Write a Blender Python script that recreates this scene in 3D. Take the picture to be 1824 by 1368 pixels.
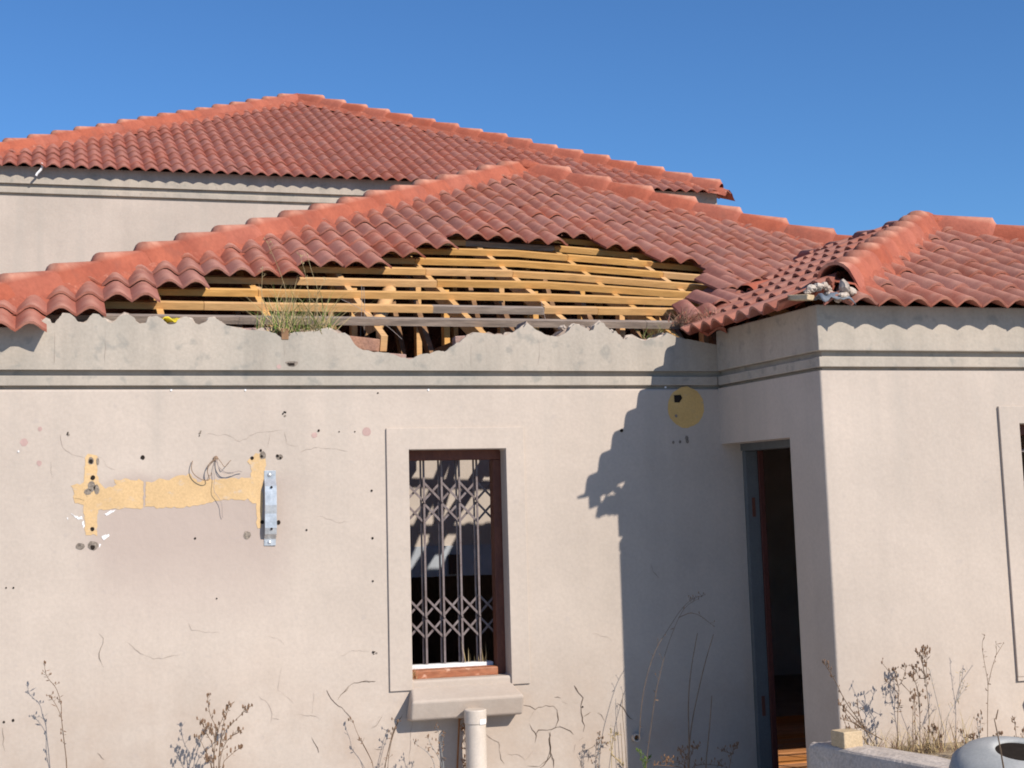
import bpy, bmesh, math, random
import numpy as np
from mathutils import Vector, Matrix, noise as mnoise
from mathutils.geometry import tessellate_polygon

random.seed(7)
for o in list(bpy.data.objects): bpy.data.objects.remove(o)
SC = bpy.context.scene
COL = SC.collection
R = math.radians

# ------------------------------------------------------------------ camera
EYE = 1.75
F_PX, CX, CY = 2647.19, 834.01, 517.05           # focal length and principal point, photo pixels (1824 x 1368)
YAW, PITCH, ROLL = 0.28298, 0.140525, 0.0228464
fw = Vector((math.sin(YAW)*math.cos(PITCH), math.cos(YAW)*math.cos(PITCH), math.sin(PITCH)))
r0 = Vector((math.cos(YAW), -math.sin(YAW), 0)); d0 = -r0.cross(fw)
rt = math.cos(ROLL)*r0 + math.sin(ROLL)*d0
dn = -math.sin(ROLL)*r0 + math.cos(ROLL)*d0
cd = bpy.data.cameras.new('camera'); cam = bpy.data.objects.new('camera', cd); COL.objects.link(cam)
cam.matrix_world = Matrix(((rt.x, -dn.x, -fw.x, 0), (rt.y, -dn.y, -fw.y, 0), (rt.z, -dn.z, -fw.z, EYE), (0, 0, 0, 1)))
cd.sensor_fit = 'HORIZONTAL'; cd.sensor_width = 36; cd.lens = 36*F_PX/1824
cd.shift_x = (912-CX)/1824; cd.shift_y = (CY-684)/1824
cd.clip_end = 6000; cd.clip_start = 0.1
SC.camera = cam

# ------------------------------------------------------------------ light
SUN_EL, SUN_AZ = R(34.8), R(29.15)               # azimuth to the right of the front wall's normal
w = bpy.data.worlds.new('World'); SC.world = w; w.use_nodes = True
nt = w.node_tree; bg = nt.nodes['Background']
sky = nt.nodes.new('ShaderNodeTexSky'); sky.sky_type = 'NISHITA'; sky.sun_disc = False
sky.sun_elevation = SUN_EL; sky.sun_rotation = math.pi - SUN_AZ
sky.air_density = 1.15; sky.dust_density = 0.25; sky.ozone_density = 3.0; sky.altitude = 1400
tint = nt.nodes.new('ShaderNodeMix'); tint.data_type = 'RGBA'; tint.blend_type = 'MULTIPLY'; tint.inputs[0].default_value = 1
tint.inputs[7].default_value = (.385, .62, .87, 1)          # the clear dry air of the photograph: deeper blue than the model's
nt.links.new(sky.outputs[0], tint.inputs[6]); nt.links.new(tint.outputs[2], bg.inputs[0]); bg.inputs[1].default_value = 0.115
sl = bpy.data.lights.new('sun', 'SUN'); sl.energy = 4.6; sl.angle = R(0.53); sl.color = (1.0, 0.93, 0.84)
so = bpy.data.objects.new('sun', sl); COL.objects.link(so)
TO_SUN = Vector((math.sin(SUN_AZ)*math.cos(SUN_EL), -math.cos(SUN_AZ)*math.cos(SUN_EL), math.sin(SUN_EL)))
so.rotation_euler = TO_SUN.to_track_quat('Z', 'Y').to_euler(); so.location = TO_SUN*40
SC.view_settings.view_transform = 'Standard'; SC.view_settings.look = 'None'
SC.view_settings.gamma = 1; SC.view_settings.use_curve_mapping = False
SC.view_settings.exposure = 0.35
SC.render.engine = 'CYCLES'
SC.cycles.filter_width = 1.85
SC.cycles.max_bounces = 8; SC.cycles.diffuse_bounces = 4

# ------------------------------------------------------------------ photo pixel -> point on a plane of the place
def ray(x, y): return rt*((x-CX)/F_PX) + dn*((y-CY)/F_PX) + fw
EY = Vector((0, 0, EYE))
def onY(x, y, Y): d = ray(x, y); return EY + d*(Y/d.y)
def onX(x, y, X): d = ray(x, y); return EY + d*(X/d.x)
def onZ(x, y, Z): d = ray(x, y); return EY + d*((Z-EYE)/d.z)

# ------------------------------------------------------------------ materials
def mat(name, col, rough=0.85, var=0.12, scale=6.0, col2=None, fine=0.0, fscale=90.0, bump=0.0, bscale=60.0,
        rand=0.0, metal=0.0, spots=None, streak=0.0, stretch=None, spec=0.3, wave=0.0):
    m = bpy.data.materials.new(name); m.use_nodes = True
    t = m.node_tree; N = t.nodes; L = t.links
    b = N['Principled BSDF']; b.inputs['Roughness'].default_value = rough; b.inputs['Metallic'].default_value = metal
    b.inputs['Specular IOR Level'].default_value = spec
    geo = N.new('ShaderNodeNewGeometry'); pos = geo.outputs['Position']
    if stretch:
        mp = N.new('ShaderNodeMapping'); mp.inputs['Scale'].default_value = stretch; L.new(pos, mp.inputs[0]); pos2 = mp.outputs[0]
    else: pos2 = pos
    n1 = N.new('ShaderNodeTexNoise'); n1.inputs['Scale'].default_value = scale; n1.inputs['Detail'].default_value = 6
    n1.inputs['Roughness'].default_value = 0.6; L.new(pos2, n1.inputs['Vector'])
    rp = N.new('ShaderNodeMapRange'); rp.inputs[1].default_value = 0.32; rp.inputs[2].default_value = 0.68; L.new(n1.outputs[0], rp.inputs[0])
    c2 = col2 if col2 else tuple(c*(1-var*2) for c in col)
    mx = N.new('ShaderNodeMix'); mx.data_type = 'RGBA'
    mx.inputs[6].default_value = (*c2, 1); mx.inputs[7].default_value = (*col, 1); L.new(rp.outputs[0], mx.inputs[0])
    out = mx.outputs[2]
    def mulval(out, sock, lo, hi, a=0.3, bb=0.7):
        r = N.new('ShaderNodeMapRange'); r.inputs[1].default_value = a; r.inputs[2].default_value = bb
        r.inputs[3].default_value = lo; r.inputs[4].default_value = hi; L.new(sock, r.inputs[0])
        v = N.new('ShaderNodeMix'); v.data_type = 'RGBA'; v.blend_type = 'MULTIPLY'; v.inputs[0].default_value = 1
        L.new(out, v.inputs[6]); L.new(r.outputs[0], v.inputs[7]); return v.outputs[2]
    if fine:
        n2 = N.new('ShaderNodeTexNoise'); n2.inputs['Scale'].default_value = fscale; n2.inputs['Detail'].default_value = 4; L.new(pos2, n2.inputs['Vector'])
        out = mulval(out, n2.outputs[0], 1-fine, 1+fine*0.6)
    if streak:
        mp2 = N.new('ShaderNodeMapping'); mp2.inputs['Scale'].default_value = (9, 9, 0.55); L.new(pos, mp2.inputs[0])
        n3 = N.new('ShaderNodeTexNoise'); n3.inputs['Scale'].default_value = 1.0; n3.inputs['Detail'].default_value = 5; L.new(mp2.outputs[0], n3.inputs['Vector'])
        out = mulval(out, n3.outputs[0], 1-streak, 1.0, 0.34, 0.56)
    if spots:
        scol, sscale, lo, hi, amt = spots
        n4 = N.new('ShaderNodeTexNoise'); n4.inputs['Scale'].default_value = sscale; n4.inputs['Detail'].default_value = 3; L.new(pos, n4.inputs['Vector'])
        r = N.new('ShaderNodeMapRange'); r.inputs[1].default_value = lo; r.inputs[2].default_value = hi; r.inputs[4].default_value = amt; L.new(n4.outputs[0], r.inputs[0])
        v = N.new('ShaderNodeMix'); v.data_type = 'RGBA'; L.new(r.outputs[0], v.inputs[0]); L.new(out, v.inputs[6]); v.inputs[7].default_value = (*scol, 1)
        out = v.outputs[2]
    if rand:
        oi = N.new('ShaderNodeObjectInfo')
        hs = N.new('ShaderNodeHueSaturation'); L.new(out, hs.inputs['Color'])
        r = N.new('ShaderNodeMapRange'); r.inputs[3].default_value = 1-rand; r.inputs[4].default_value = 1+rand; L.new(oi.outputs['Random'], r.inputs[0])
        L.new(r.outputs[0], hs.inputs['Value'])
        wn = N.new('ShaderNodeTexWhiteNoise'); wn.noise_dimensions = '1D'; L.new(oi.outputs['Random'], wn.inputs['W'])
        r2 = N.new('ShaderNodeMapRange'); r2.inputs[3].default_value = 1-rand; r2.inputs[4].default_value = 1+rand*0.6; L.new(wn.outputs['Value'], r2.inputs[0])
        L.new(r2.outputs[0], hs.inputs['Saturation']); out = hs.outputs[0]
    L.new(out, b.inputs['Base Color'])
    if bump:
        n5 = N.new('ShaderNodeTexNoise'); n5.inputs['Scale'].default_value = bscale; n5.inputs['Detail'].default_value = 5; L.new(pos2, n5.inputs['Vector'])
        bp = N.new('ShaderNodeBump'); bp.inputs['Strength'].default_value = bump; bp.inputs['Distance'].default_value = 0.01
        L.new(n5.outputs[0], bp.inputs['Height']); L.new(bp.outputs[0], b.inputs['Normal'])
        if wave:
            n6 = N.new('ShaderNodeTexNoise'); n6.inputs['Scale'].default_value = 3.2; n6.inputs['Detail'].default_value = 3; L.new(pos, n6.inputs['Vector'])
            b6 = N.new('ShaderNodeBump'); b6.inputs['Strength'].default_value = wave; b6.inputs['Distance'].default_value = 0.05
            L.new(n6.outputs[0], b6.inputs['Height']); L.new(b6.outputs[0], bp.inputs['Normal'])
    m['out'] = 1
    return m

M = {}
M['plaster'] = mat('plaster', (.515, .432, .360), .92, scale=1.1, col2=(.43, .362, .302), fine=.05, fscale=55, bump=.13, bscale=28, streak=.03, wave=.16,
                   spots=((.37, .32, .29), 17, .66, .74, .30))
M['parapet'] = mat('parapet_plaster', (.445, .38, .31), .93, scale=2.2, col2=(.36, .32, .265), fine=.07, fscale=60, bump=.22, bscale=30, streak=.12, wave=.16,
                   spots=((.22, .215, .19), 13, .58, .70, .5))
M['inner'] = mat('inner_plaster', (.50, .43, .37), .93, scale=2, fine=.05, bump=.1)
M['core'] = mat('mortar_core', (.40, .31, .25), .95, scale=9, col2=(.24, .17, .13), fine=.25, fscale=70, bump=.8, bscale=45)
M['white_mortar'] = mat('white_mortar', (.56, .48, .40), .95, scale=14, col2=(.38, .30, .24), fine=.2, bump=.8, bscale=50)
M['brick'] = mat('red_brick', (.36, .19, .12), .95, scale=12, col2=(.26, .14, .10), fine=.2, bump=.6, bscale=60)
M['brick_pale'] = mat('pale_brick', (.44, .30, .25), .95, scale=12, col2=(.33, .21, .17), fine=.2, bump=.6, bscale=60)

def tile_material(name, base, dust, rand):
    m = mat(name, base, .78, scale=7, col2=tuple(c*.80 for c in base), fine=.14, fscale=70, bump=.12, bscale=90, rand=rand, spec=.3, spots=((.15, .085, .065), 11, .62, .76, .30))
    t = m.node_tree; N = t.nodes; L = t.links; b = N['Principled BSDF']
    src = b.inputs['Base Color'].links[0].from_socket
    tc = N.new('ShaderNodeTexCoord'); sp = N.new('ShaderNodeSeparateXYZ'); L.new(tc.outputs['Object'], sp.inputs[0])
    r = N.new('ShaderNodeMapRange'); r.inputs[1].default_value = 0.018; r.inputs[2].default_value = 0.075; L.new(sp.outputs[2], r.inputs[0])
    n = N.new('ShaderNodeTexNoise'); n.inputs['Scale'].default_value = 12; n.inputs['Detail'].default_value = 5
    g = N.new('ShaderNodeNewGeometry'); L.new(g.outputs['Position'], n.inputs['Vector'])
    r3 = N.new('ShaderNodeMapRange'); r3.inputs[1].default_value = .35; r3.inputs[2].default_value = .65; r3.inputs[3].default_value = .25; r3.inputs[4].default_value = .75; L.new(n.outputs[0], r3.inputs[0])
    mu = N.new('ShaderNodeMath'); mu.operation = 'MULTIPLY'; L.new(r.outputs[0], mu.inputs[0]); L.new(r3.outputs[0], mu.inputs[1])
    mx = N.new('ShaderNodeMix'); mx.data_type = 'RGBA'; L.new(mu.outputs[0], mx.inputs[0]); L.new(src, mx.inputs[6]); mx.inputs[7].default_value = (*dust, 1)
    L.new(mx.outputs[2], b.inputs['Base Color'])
    return m
M['tile'] = tile_material('clay_tile', (.335, .105, .068), (.52, .265, .19), .14)
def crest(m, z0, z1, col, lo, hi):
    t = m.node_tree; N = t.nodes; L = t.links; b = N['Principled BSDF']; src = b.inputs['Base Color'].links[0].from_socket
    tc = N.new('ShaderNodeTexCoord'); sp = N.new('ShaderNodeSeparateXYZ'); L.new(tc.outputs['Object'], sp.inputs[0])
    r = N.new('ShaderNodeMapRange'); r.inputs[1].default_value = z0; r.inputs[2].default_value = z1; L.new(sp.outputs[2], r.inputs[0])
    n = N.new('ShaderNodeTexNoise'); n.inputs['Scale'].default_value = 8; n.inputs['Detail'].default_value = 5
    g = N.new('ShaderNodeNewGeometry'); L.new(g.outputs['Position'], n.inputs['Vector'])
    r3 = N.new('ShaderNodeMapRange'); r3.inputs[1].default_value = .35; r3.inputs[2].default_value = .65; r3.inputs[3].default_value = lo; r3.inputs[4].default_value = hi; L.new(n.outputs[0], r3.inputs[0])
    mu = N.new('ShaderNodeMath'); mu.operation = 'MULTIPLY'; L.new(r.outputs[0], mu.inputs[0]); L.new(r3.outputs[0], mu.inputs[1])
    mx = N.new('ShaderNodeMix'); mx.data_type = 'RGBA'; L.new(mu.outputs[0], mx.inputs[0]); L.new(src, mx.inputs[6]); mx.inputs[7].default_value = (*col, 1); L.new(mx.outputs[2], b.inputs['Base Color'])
M['tile_rear'] = tile_material('clay_tile_rear', (.32, .096, .064), (.47, .215, .155), .10)
M['ridge'] = mat('orange_ridge_paint', (.385, .110, .062), .88, scale=4, col2=(.29, .076, .044), fine=.10, fscale=40, bump=.25, bscale=45, rand=.05,
                 spots=((.22, .075, .05), 7, .58, .74, .5))
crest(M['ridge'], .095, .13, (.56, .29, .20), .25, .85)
M['ridge_mortar'] = mat('orange_mortar_paint', (.385, .112, .064), .9, scale=8, col2=(.265, .070, .042), fine=.15, fscale=60, bump=.6, bscale=40,
                        spots=((.55, .26, .18), 14, .60, .74, .5))
M['timber'] = mat('yellow_timber', (.66, .375, .14), .8, scale=5, col2=(.53, .285, .10), fine=.14, fscale=9, bump=.15, bscale=30, rand=.10, stretch=(1, 6, 6),
                  spots=((.22, .10, .04), 5, .70, .76, .7))
M['timber_grey'] = mat('weathered_timber', (.36, .28, .22), .9, scale=4, col2=(.20, .155, .125), fine=.22, fscale=9, bump=.3, bscale=40, rand=.10, stretch=(1, 8, 8))
M['timber_dark'] = mat('dark_timber', (.30, .17, .09), .9, scale=5, col2=(.17, .09, .045), fine=.2, fscale=20)
M['frame'] = mat('brown_window_frame', (.15, .052, .030), .6, scale=6, col2=(.10, .034, .022), fine=.2, fscale=30, bump=.15, stretch=(3, 3, 1))
M['frame_sill'] = mat('worn_orange_timber', (.38, .16, .08), .6, scale=10, col2=(.30, .10, .045), fine=.25, fscale=30, stretch=(1, 4, 4),
                      spots=((.7, .45, .33), 18, .62, .7, .7))
M['door_edge'] = mat('door_edge_paint', (.10, .028, .02), .6, scale=6, fine=.2)
M['gate'] = mat('gate_steel', (.20, .165, .16), .6, scale=20, col2=(.14, .105, .098), fine=.2, fscale=80)
M['jamb'] = mat('grey_jamb_paint', (.125, .130, .130), .7, scale=5, col2=(.10, .105, .105), fine=.1, streak=.15)
M['ypaint'] = mat('yellow_wall_paint', (.62, .42, .215), .9, scale=5, col2=(.53, .36, .185), fine=.10, bump=.15, bscale=30, spots=((.45, .33, .2), 30, .70, .76, .5))
M['opaint'] = mat('ochre_disc_paint', (.66, .42, .155), .9, scale=5, col2=(.56, .35, .125), fine=.08, bump=.15, bscale=30)
M['crack'] = mat('crack_shadow', (.13, .095, .07), 1, scale=20, spec=0)
M['hair'] = mat('hairline_crack', (.405, .325, .265), 1, scale=20, spec=0)
M['dark'] = mat('hole_dark', (.03, .024, .02), 1, scale=40, spec=0)
M['pit'] = mat('bare_cement', (.27, .225, .18), 1, scale=30, col2=(.19, .155, .125), fine=.3, fscale=120, bump=.8)
M['dirt'] = mat('dirty_plaster', (.43, .35, .30), .95, scale=3, col2=(.45, .355, .305), fine=.08, bump=.2, bscale=30)
M['pink'] = mat('pink_stain', (.50, .34, .30), .95, scale=20)
M['whitep'] = mat('white_paint_smear', (.86, .84, .82), .7, scale=30)
M['zinc'] = mat('galvanised_steel', (.66, .665, .66), .36, scale=18, col2=(.47, .475, .47), fine=.12, metal=.65, bump=.12, bscale=35)
M['pvc'] = mat('cream_plastic_pipe', (.60, .52, .44), .5, scale=5, col2=(.52, .44, .36), fine=.08)
M['rust'] = mat('rust_stain', (.30, .13, .05), .95, scale=20)
M['wire'] = mat('old_wire', (.26, .17, .11), .8, scale=30)
M['wire_grey'] = mat('grey_wire', (.36, .30, .27), .8, scale=30)
M['stem'] = mat('dry_stem', (.22, .145, .09), .9, scale=30, var=.2)
M['seed'] = mat('dry_seedhead', (.26, .16, .095), .9, scale=40, col2=(.13, .075, .045))
M['straw'] = mat('straw', (.50, .38, .20), .85, scale=30, col2=(.36, .27, .13))
M['green'] = mat('green_blade', (.16, .22, .04), .6, scale=30, col2=(.09, .15, .025))
M['greyleaf'] = mat('grey_stem', (.30, .29, .27), .8, scale=30)
M['concrete'] = mat('concrete', (.54, .47, .41), .95, scale=6, col2=(.42, .36, .31), fine=.2, bump=.6, bscale=40, spots=((.25, .23, .2), 12, .6, .7, .4))
M['block'] = mat('sandstone_block', (.55, .42, .27), .9, scale=9, col2=(.44, .33, .2), fine=.15, bump=.4)
M['glaze'] = mat('grey_vessel', (.42, .41, .385), .9, scale=4, col2=(.28, .285, .275), fine=.08, bump=.1, spots=((.3, .2, .14), 9, .68, .76, .5))
M['plastic'] = mat('blue_grey_plastic', (.16, .18, .205), .6, scale=7, col2=(.09, .105, .13), bump=.3)
M['nest'] = mat('dry_debris', (.26, .16, .10), .95, scale=25, col2=(.13, .08, .05))
M['yellow'] = mat('yellow_plastic', (.72, .55, .03), .5, scale=8)
M['floor'] = mat('floor_board_timber', (.50, .22, .075), .6, scale=4, col2=(.38, .15, .05), fine=.15, fscale=20, rand=.15, stretch=(1, 5, 5))
M['slab'] = mat('screed', (.30, .25, .21), .95, scale=4, bump=.3)
M['ground'] = mat('dry_ground', (.50, .485, .465), 1, scale=.8, col2=(.42, .405, .385), fine=.25, fscale=14, bump=.5, bscale=12)
M['soil'] = mat('dry_soil', (.36, .28, .19), 1, scale=6, col2=(.24, .18, .11), fine=.3, fscale=50, bump=.8, bscale=40)
M['under'] = mat('roof_underlay', (.07, .045, .035), .95, scale=4)
M['band_inner'] = mat('pale_blue_inner', (.40, .43, .47), .85, scale=4)

# damp grey-pink stain under the old fitting on the front wall
def add_wall_stain(m):
    t = m.node_tree; N = t.nodes; L = t.links; b = N['Principled BSDF']; src = b.inputs['Base Color'].links[0].from_socket
    g = N.new('ShaderNodeNewGeometry'); s = N.new('ShaderNodeSeparateXYZ')
    nz = N.new('ShaderNodeTexNoise'); nz.inputs['Scale'].default_value = 3.5; nz.inputs['Detail'].default_value = 5; L.new(g.outputs['Position'], nz.inputs['Vector'])
    ad = N.new('ShaderNodeMix'); ad.data_type = 'RGBA'; ad.blend_type = 'LINEAR_LIGHT'; ad.inputs[0].default_value = .10
    L.new(g.outputs['Position'], ad.inputs[6]); L.new(nz.outputs['Color'], ad.inputs[7]); L.new(ad.outputs[2], s.inputs[0])
    def mr(sock, a, c):
        r = N.new('ShaderNodeMapRange'); r.interpolation_type = 'SMOOTHSTEP'; r.inputs[1].default_value = a; r.inputs[2].default_value = c; L.new(sock, r.inputs[0]); return r.outputs[0]
    def mul(a, c):
        q = N.new('ShaderNodeMath'); q.operation = 'MULTIPLY'; L.new(a, q.inputs[0])
        if isinstance(c, float): q.inputs[1].default_value = c
        else: L.new(c, q.inputs[1])
        return q.outputs[0]
    k = mul(mul(mr(s.outputs[0], .12, .42), mr(s.outputs[0], 1.42, 1.10)), mul(mr(s.outputs[2], 1.95, 1.86), mr(s.outputs[2], 1.02, 1.62)))
    k = mul(k, .75)
    v = N.new('ShaderNodeMix'); v.data_type = 'RGBA'; L.new(k, v.inputs[0]); L.new(src, v.inputs[6]); v.inputs[7].default_value = (.385, .305, .26, 1)
    L.new(v.outputs[2], b.inputs['Base Color'])
add_wall_stain(M['plaster'])
def add_splash(m):
    t = m.node_tree; N = t.nodes; L = t.links; b = N['Principled BSDF']; src = b.inputs['Base Color'].links[0].from_socket
    g = N.new('ShaderNodeNewGeometry'); s = N.new('ShaderNodeSeparateXYZ'); L.new(g.outputs['Position'], s.inputs[0])
    r = N.new('ShaderNodeMapRange'); r.interpolation_type = 'SMOOTHSTEP'; r.inputs[1].default_value = 1.25; r.inputs[2].default_value = .35; L.new(s.outputs[2], r.inputs[0])
    n = N.new('ShaderNodeTexNoise'); n.inputs['Scale'].default_value = 2.6; n.inputs['Detail'].default_value = 7; n.inputs['Roughness'].default_value = .65; L.new(g.outputs['Position'], n.inputs['Vector'])
    r2 = N.new('ShaderNodeMapRange'); r2.inputs[1].default_value = .42; r2.inputs[2].default_value = .66; r2.inputs[4].default_value = .55; L.new(n.outputs[0], r2.inputs[0])
    q = N.new('ShaderNodeMath'); q.operation = 'MULTIPLY'; L.new(r.outputs[0], q.inputs[0]); L.new(r2.outputs[0], q.inputs[1])
    v = N.new('ShaderNodeMix'); v.data_type = 'RGBA'; L.new(q.outputs[0], v.inputs[0]); L.new(src, v.inputs[6]); v.inputs[7].default_value = (.37, .28, .215, 1)
    # grime washed down from the cornice
    mp2 = N.new('ShaderNodeMapping'); mp2.inputs['Scale'].default_value = (7, 7, .35); L.new(g.outputs['Position'], mp2.inputs[0])
    n3 = N.new('ShaderNodeTexNoise'); n3.inputs['Scale'].default_value = 1; n3.inputs['Detail'].default_value = 6; L.new(mp2.outputs[0], n3.inputs['Vector'])
    r3 = N.new('ShaderNodeMapRange'); r3.inputs[1].default_value = .50; r3.inputs[2].default_value = .70; r3.inputs[4].default_value = .35; L.new(n3.outputs[0], r3.inputs[0])
    r4 = N.new('ShaderNodeMapRange'); r4.interpolation_type = 'SMOOTHSTEP'; r4.inputs[1].default_value = 1.2; r4.inputs[2].default_value = 2.4; L.new(s.outputs[2], r4.inputs[0])
    q2 = N.new('ShaderNodeMath'); q2.operation = 'MULTIPLY'; L.new(r3.outputs[0], q2.inputs[0]); L.new(r4.outputs[0], q2.inputs[1])
    v2 = N.new('ShaderNodeMix'); v2.data_type = 'RGBA'; L.new(q2.outputs[0], v2.inputs[0]); L.new(v.outputs[2], v2.inputs[6]); v2.inputs[7].default_value = (.38, .335, .285, 1)
    L.new(v2.outputs[2], b.inputs['Base Color'])
add_splash(M['plaster'])

# ------------------------------------------------------------------ object helpers
def link(name, me, m=None, parent=None, smooth=False):
    o = bpy.data.objects.new(name, me); COL.objects.link(o)
    if m is not None and not me.materials: me.materials.append(M[m] if isinstance(m, str) else m)
    if parent: o.parent = parent
    if smooth:
        for p in me.polygons: p.use_smooth = True
    return o
def mesh(name, v, f):
    me = bpy.data.meshes.new(name); me.from_pydata([tuple(p) for p in v], [], f); me.update(); return me
def empty(name, label, cat, loc=(0, 0, 0), group=None):
    o = bpy.data.objects.new(name, None); COL.objects.link(o); o.location = loc; o.empty_display_size = .1
    tag(o, label, cat, group); return o
def tag(o, label, cat, group=None):
    o['label'] = label; o['category'] = cat
    if group: o['group'] = group
    return o
def part_empty(name, parent):
    o = bpy.data.objects.new(name, None); COL.objects.link(o); o.parent = parent; o.empty_display_size = .1; return o
def bevel(o, wd, seg=2, ang=40):
    b = o.modifiers.new('bevel', 'BEVEL'); b.width = wd; b.segments = seg; b.limit_method = 'ANGLE'; b.angle_limit = R(ang); return o
BOXF = [(0, 3, 2, 1), (4, 5, 6, 7), (0, 1, 5, 4), (1, 2, 6, 5), (2, 3, 7, 6), (3, 0, 4, 7)]
def box(name, a, b, m, parent=None, bev=0):
    (x0, y0, z0), (x1, y1, z1) = a, b
    v = [(x0, y0, z0), (x1, y0, z0), (x1, y1, z0), (x0, y1, z0), (x0, y0, z1), (x1, y0, z1), (x1, y1, z1), (x0, y1, z1)]
    o = link(name, mesh(name, v, BOXF), m, parent)
    if bev: bevel(o, bev)
    return o
class MB:
    def __init__(s): s.v = []; s.f = []
    def add(s, v, f):
        n = len(s.v); s.v += [tuple(p) for p in v]; s.f += [tuple(i+n for i in q) for q in f]
    def box(s, a, b):
        (x0, y0, z0), (x1, y1, z1) = a, b
        s.add([(x0, y0, z0), (x1, y0, z0), (x1, y1, z0), (x0, y1, z0), (x0, y0, z1), (x1, y0, z1), (x1, y1, z1), (x0, y1, z1)], BOXF)
    def bar(s, p, q, wd, ht, up=(0, 0, 1)):
        p = Vector(p); q = Vector(q); d = (q-p).normalized(); up = Vector(up)
        sd = d.cross(up); sd = sd.normalized() if sd.length > 1e-6 else Vector((1, 0, 0)); u = sd.cross(d)
        c = []
        for e in (p, q):
            for a, b2 in ((-1, -1), (1, -1), (1, 1), (-1, 1)): c.append(e + sd*(a*wd/2) + u*(b2*ht/2))
        s.add(c, [(0, 1, 2, 3), (7, 6, 5, 4), (0, 4, 5, 1), (1, 5, 6, 2), (2, 6, 7, 3), (3, 7, 4, 0)])
    def tube(s, pts, r, n=5, r2=None, cap=True):
        pts = [Vector(p) for p in pts]; N = len(pts); rings = []
        for i, p in enumerate(pts):
            d = (pts[min(i+1, N-1)] - pts[max(i-1, 0)])
            d = d.normalized() if d.length > 1e-9 else Vector((0, 0, 1))
            a = d.cross(Vector((0, 1, 0.13))).normalized(); b2 = d.cross(a)
            rr = r if r2 is None else r + (r2-r)*i/max(1, N-1)
            rings.append([p + (a*math.cos(2*math.pi*k/n) + b2*math.sin(2*math.pi*k/n))*rr for k in range(n)])
        v = [q for g in rings for q in g]; f = []
        for i in range(N-1):
            for k in range(n): f.append((i*n+k, i*n+(k+1) % n, (i+1)*n+(k+1) % n, (i+1)*n+k))
        if cap: f += [tuple(range(n-1, -1, -1)), tuple((N-1)*n+k for k in range(n))]
        s.add(v, f)
    def blob(s, c, r, sz=(1, 1, 1), n=6, m=4, jit=0):
        c = Vector(c); v = []; f = []
        for i in range(m+1):
            th = math.pi*i/m
            for k in range(n):
                ph = 2*math.pi*k/n; q = 1 + (random.uniform(-jit, jit) if jit else 0)
                v.append(c + Vector((math.sin(th)*math.cos(ph)*sz[0], math.sin(th)*math.sin(ph)*sz[1], math.cos(th)*sz[2]))*r*q)
        for i in range(m):
            for k in range(n): f.append((i*n+k, (i+1)*n+k, (i+1)*n+(k+1) % n, i*n+(k+1) % n))
        s.add(v, f)
    def leaf(s, p, d, ln, wd):
        p = Vector(p); d = Vector(d).normalized(); a = d.cross(Vector((random.uniform(-1, 1), random.uniform(-1, 1), random.uniform(-1, 1)))).normalized()
        s.add([p, p+d*ln*.5+a*wd/2, p+d*ln, p+d*ln*.5-a*wd/2], [(0, 1, 2, 3)])
    def build(s, name, m, parent=None, smooth=False): return link(name, mesh(name, s.v, s.f), m, parent, smooth)
def grid_wall(name, axis, off0, off1, us, zs, holes, m, parent):
    """wall slab between off0 and off1 along 'axis' normal, cells us x zs, minus hole cells"""
    def P(u, o, z): return (u, o, z) if axis == 'Y' else (o, u, z)
    v = []; f = []; idx = {}
    def vid(i, j, s):
        if (i, j, s) not in idx: idx[(i, j, s)] = len(v); v.append(P(us[i], (off0, off1)[s], zs[j]))
        return idx[(i, j, s)]
    solid = lambda i, j: 0 <= i < len(us)-1 and 0 <= j < len(zs)-1 and not any(a <= (us[i]+us[i+1])/2 <= b and c <= (zs[j]+zs[j+1])/2 <= d for a, b, c, d in holes)
    for i in range(len(us)-1):
        for j in range(len(zs)-1):
            if not solid(i, j): continue
            f.append((vid(i, j, 0), vid(i+1, j, 0), vid(i+1, j+1, 0), vid(i, j+1, 0)))
            f.append((vid(i, j+1, 1), vid(i+1, j+1, 1), vid(i+1, j, 1), vid(i, j, 1)))
            for (di, dj, e) in ((-1, 0, ((i, j+1), (i, j))), (1, 0, ((i+1, j), (i+1, j+1))), (0, -1, ((i, j), (i+1, j))), (0, 1, ((i+1, j+1), (i, j+1)))):
                if not solid(i+di, j+dj):
                    (a, b), (c, d) = e; f.append((vid(a, b, 0), vid(a, b, 1), vid(c, d, 1), vid(c, d, 0)))
    me = mesh(name, v, f); bm = bmesh.new(); bm.from_mesh(me); bmesh.ops.recalc_face_normals(bm, faces=bm.faces); bm.to_mesh(me); bm.free()
    return link(name, me, m, parent)
def strip_wall(name, top, zbot, y0, y1, m, parent):
    """wall slab with an irregular top: top = [(X, Z)] running along X, flat bottom at zbot"""
    q = [top[0]]
    for p in top[1:]:
        if p[0] > q[-1][0] + .0015: q.append(p)
    n = len(q); v = []
    for x, z in q: v += [(x, y0, zbot), (x, y0, max(z, zbot+.01)), (x, y1, max(z, zbot+.01)), (x, y1, zbot)]
    f = []
    for i in range(n-1):
        a, b = 4*i, 4*i+4
        for e in range(4): f.append((a+e, b+e, b+(e+1) % 4, a+(e+1) % 4))
    f += [(0, 1, 2, 3), tuple(4*(n-1)+e for e in (3, 2, 1, 0))]
    me = mesh(name, v, f); bm = bmesh.new(); bm.from_mesh(me); bmesh.ops.recalc_face_normals(bm, faces=bm.faces); bm.to_mesh(me); bm.free()
    return link(name, me, m, parent)

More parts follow.
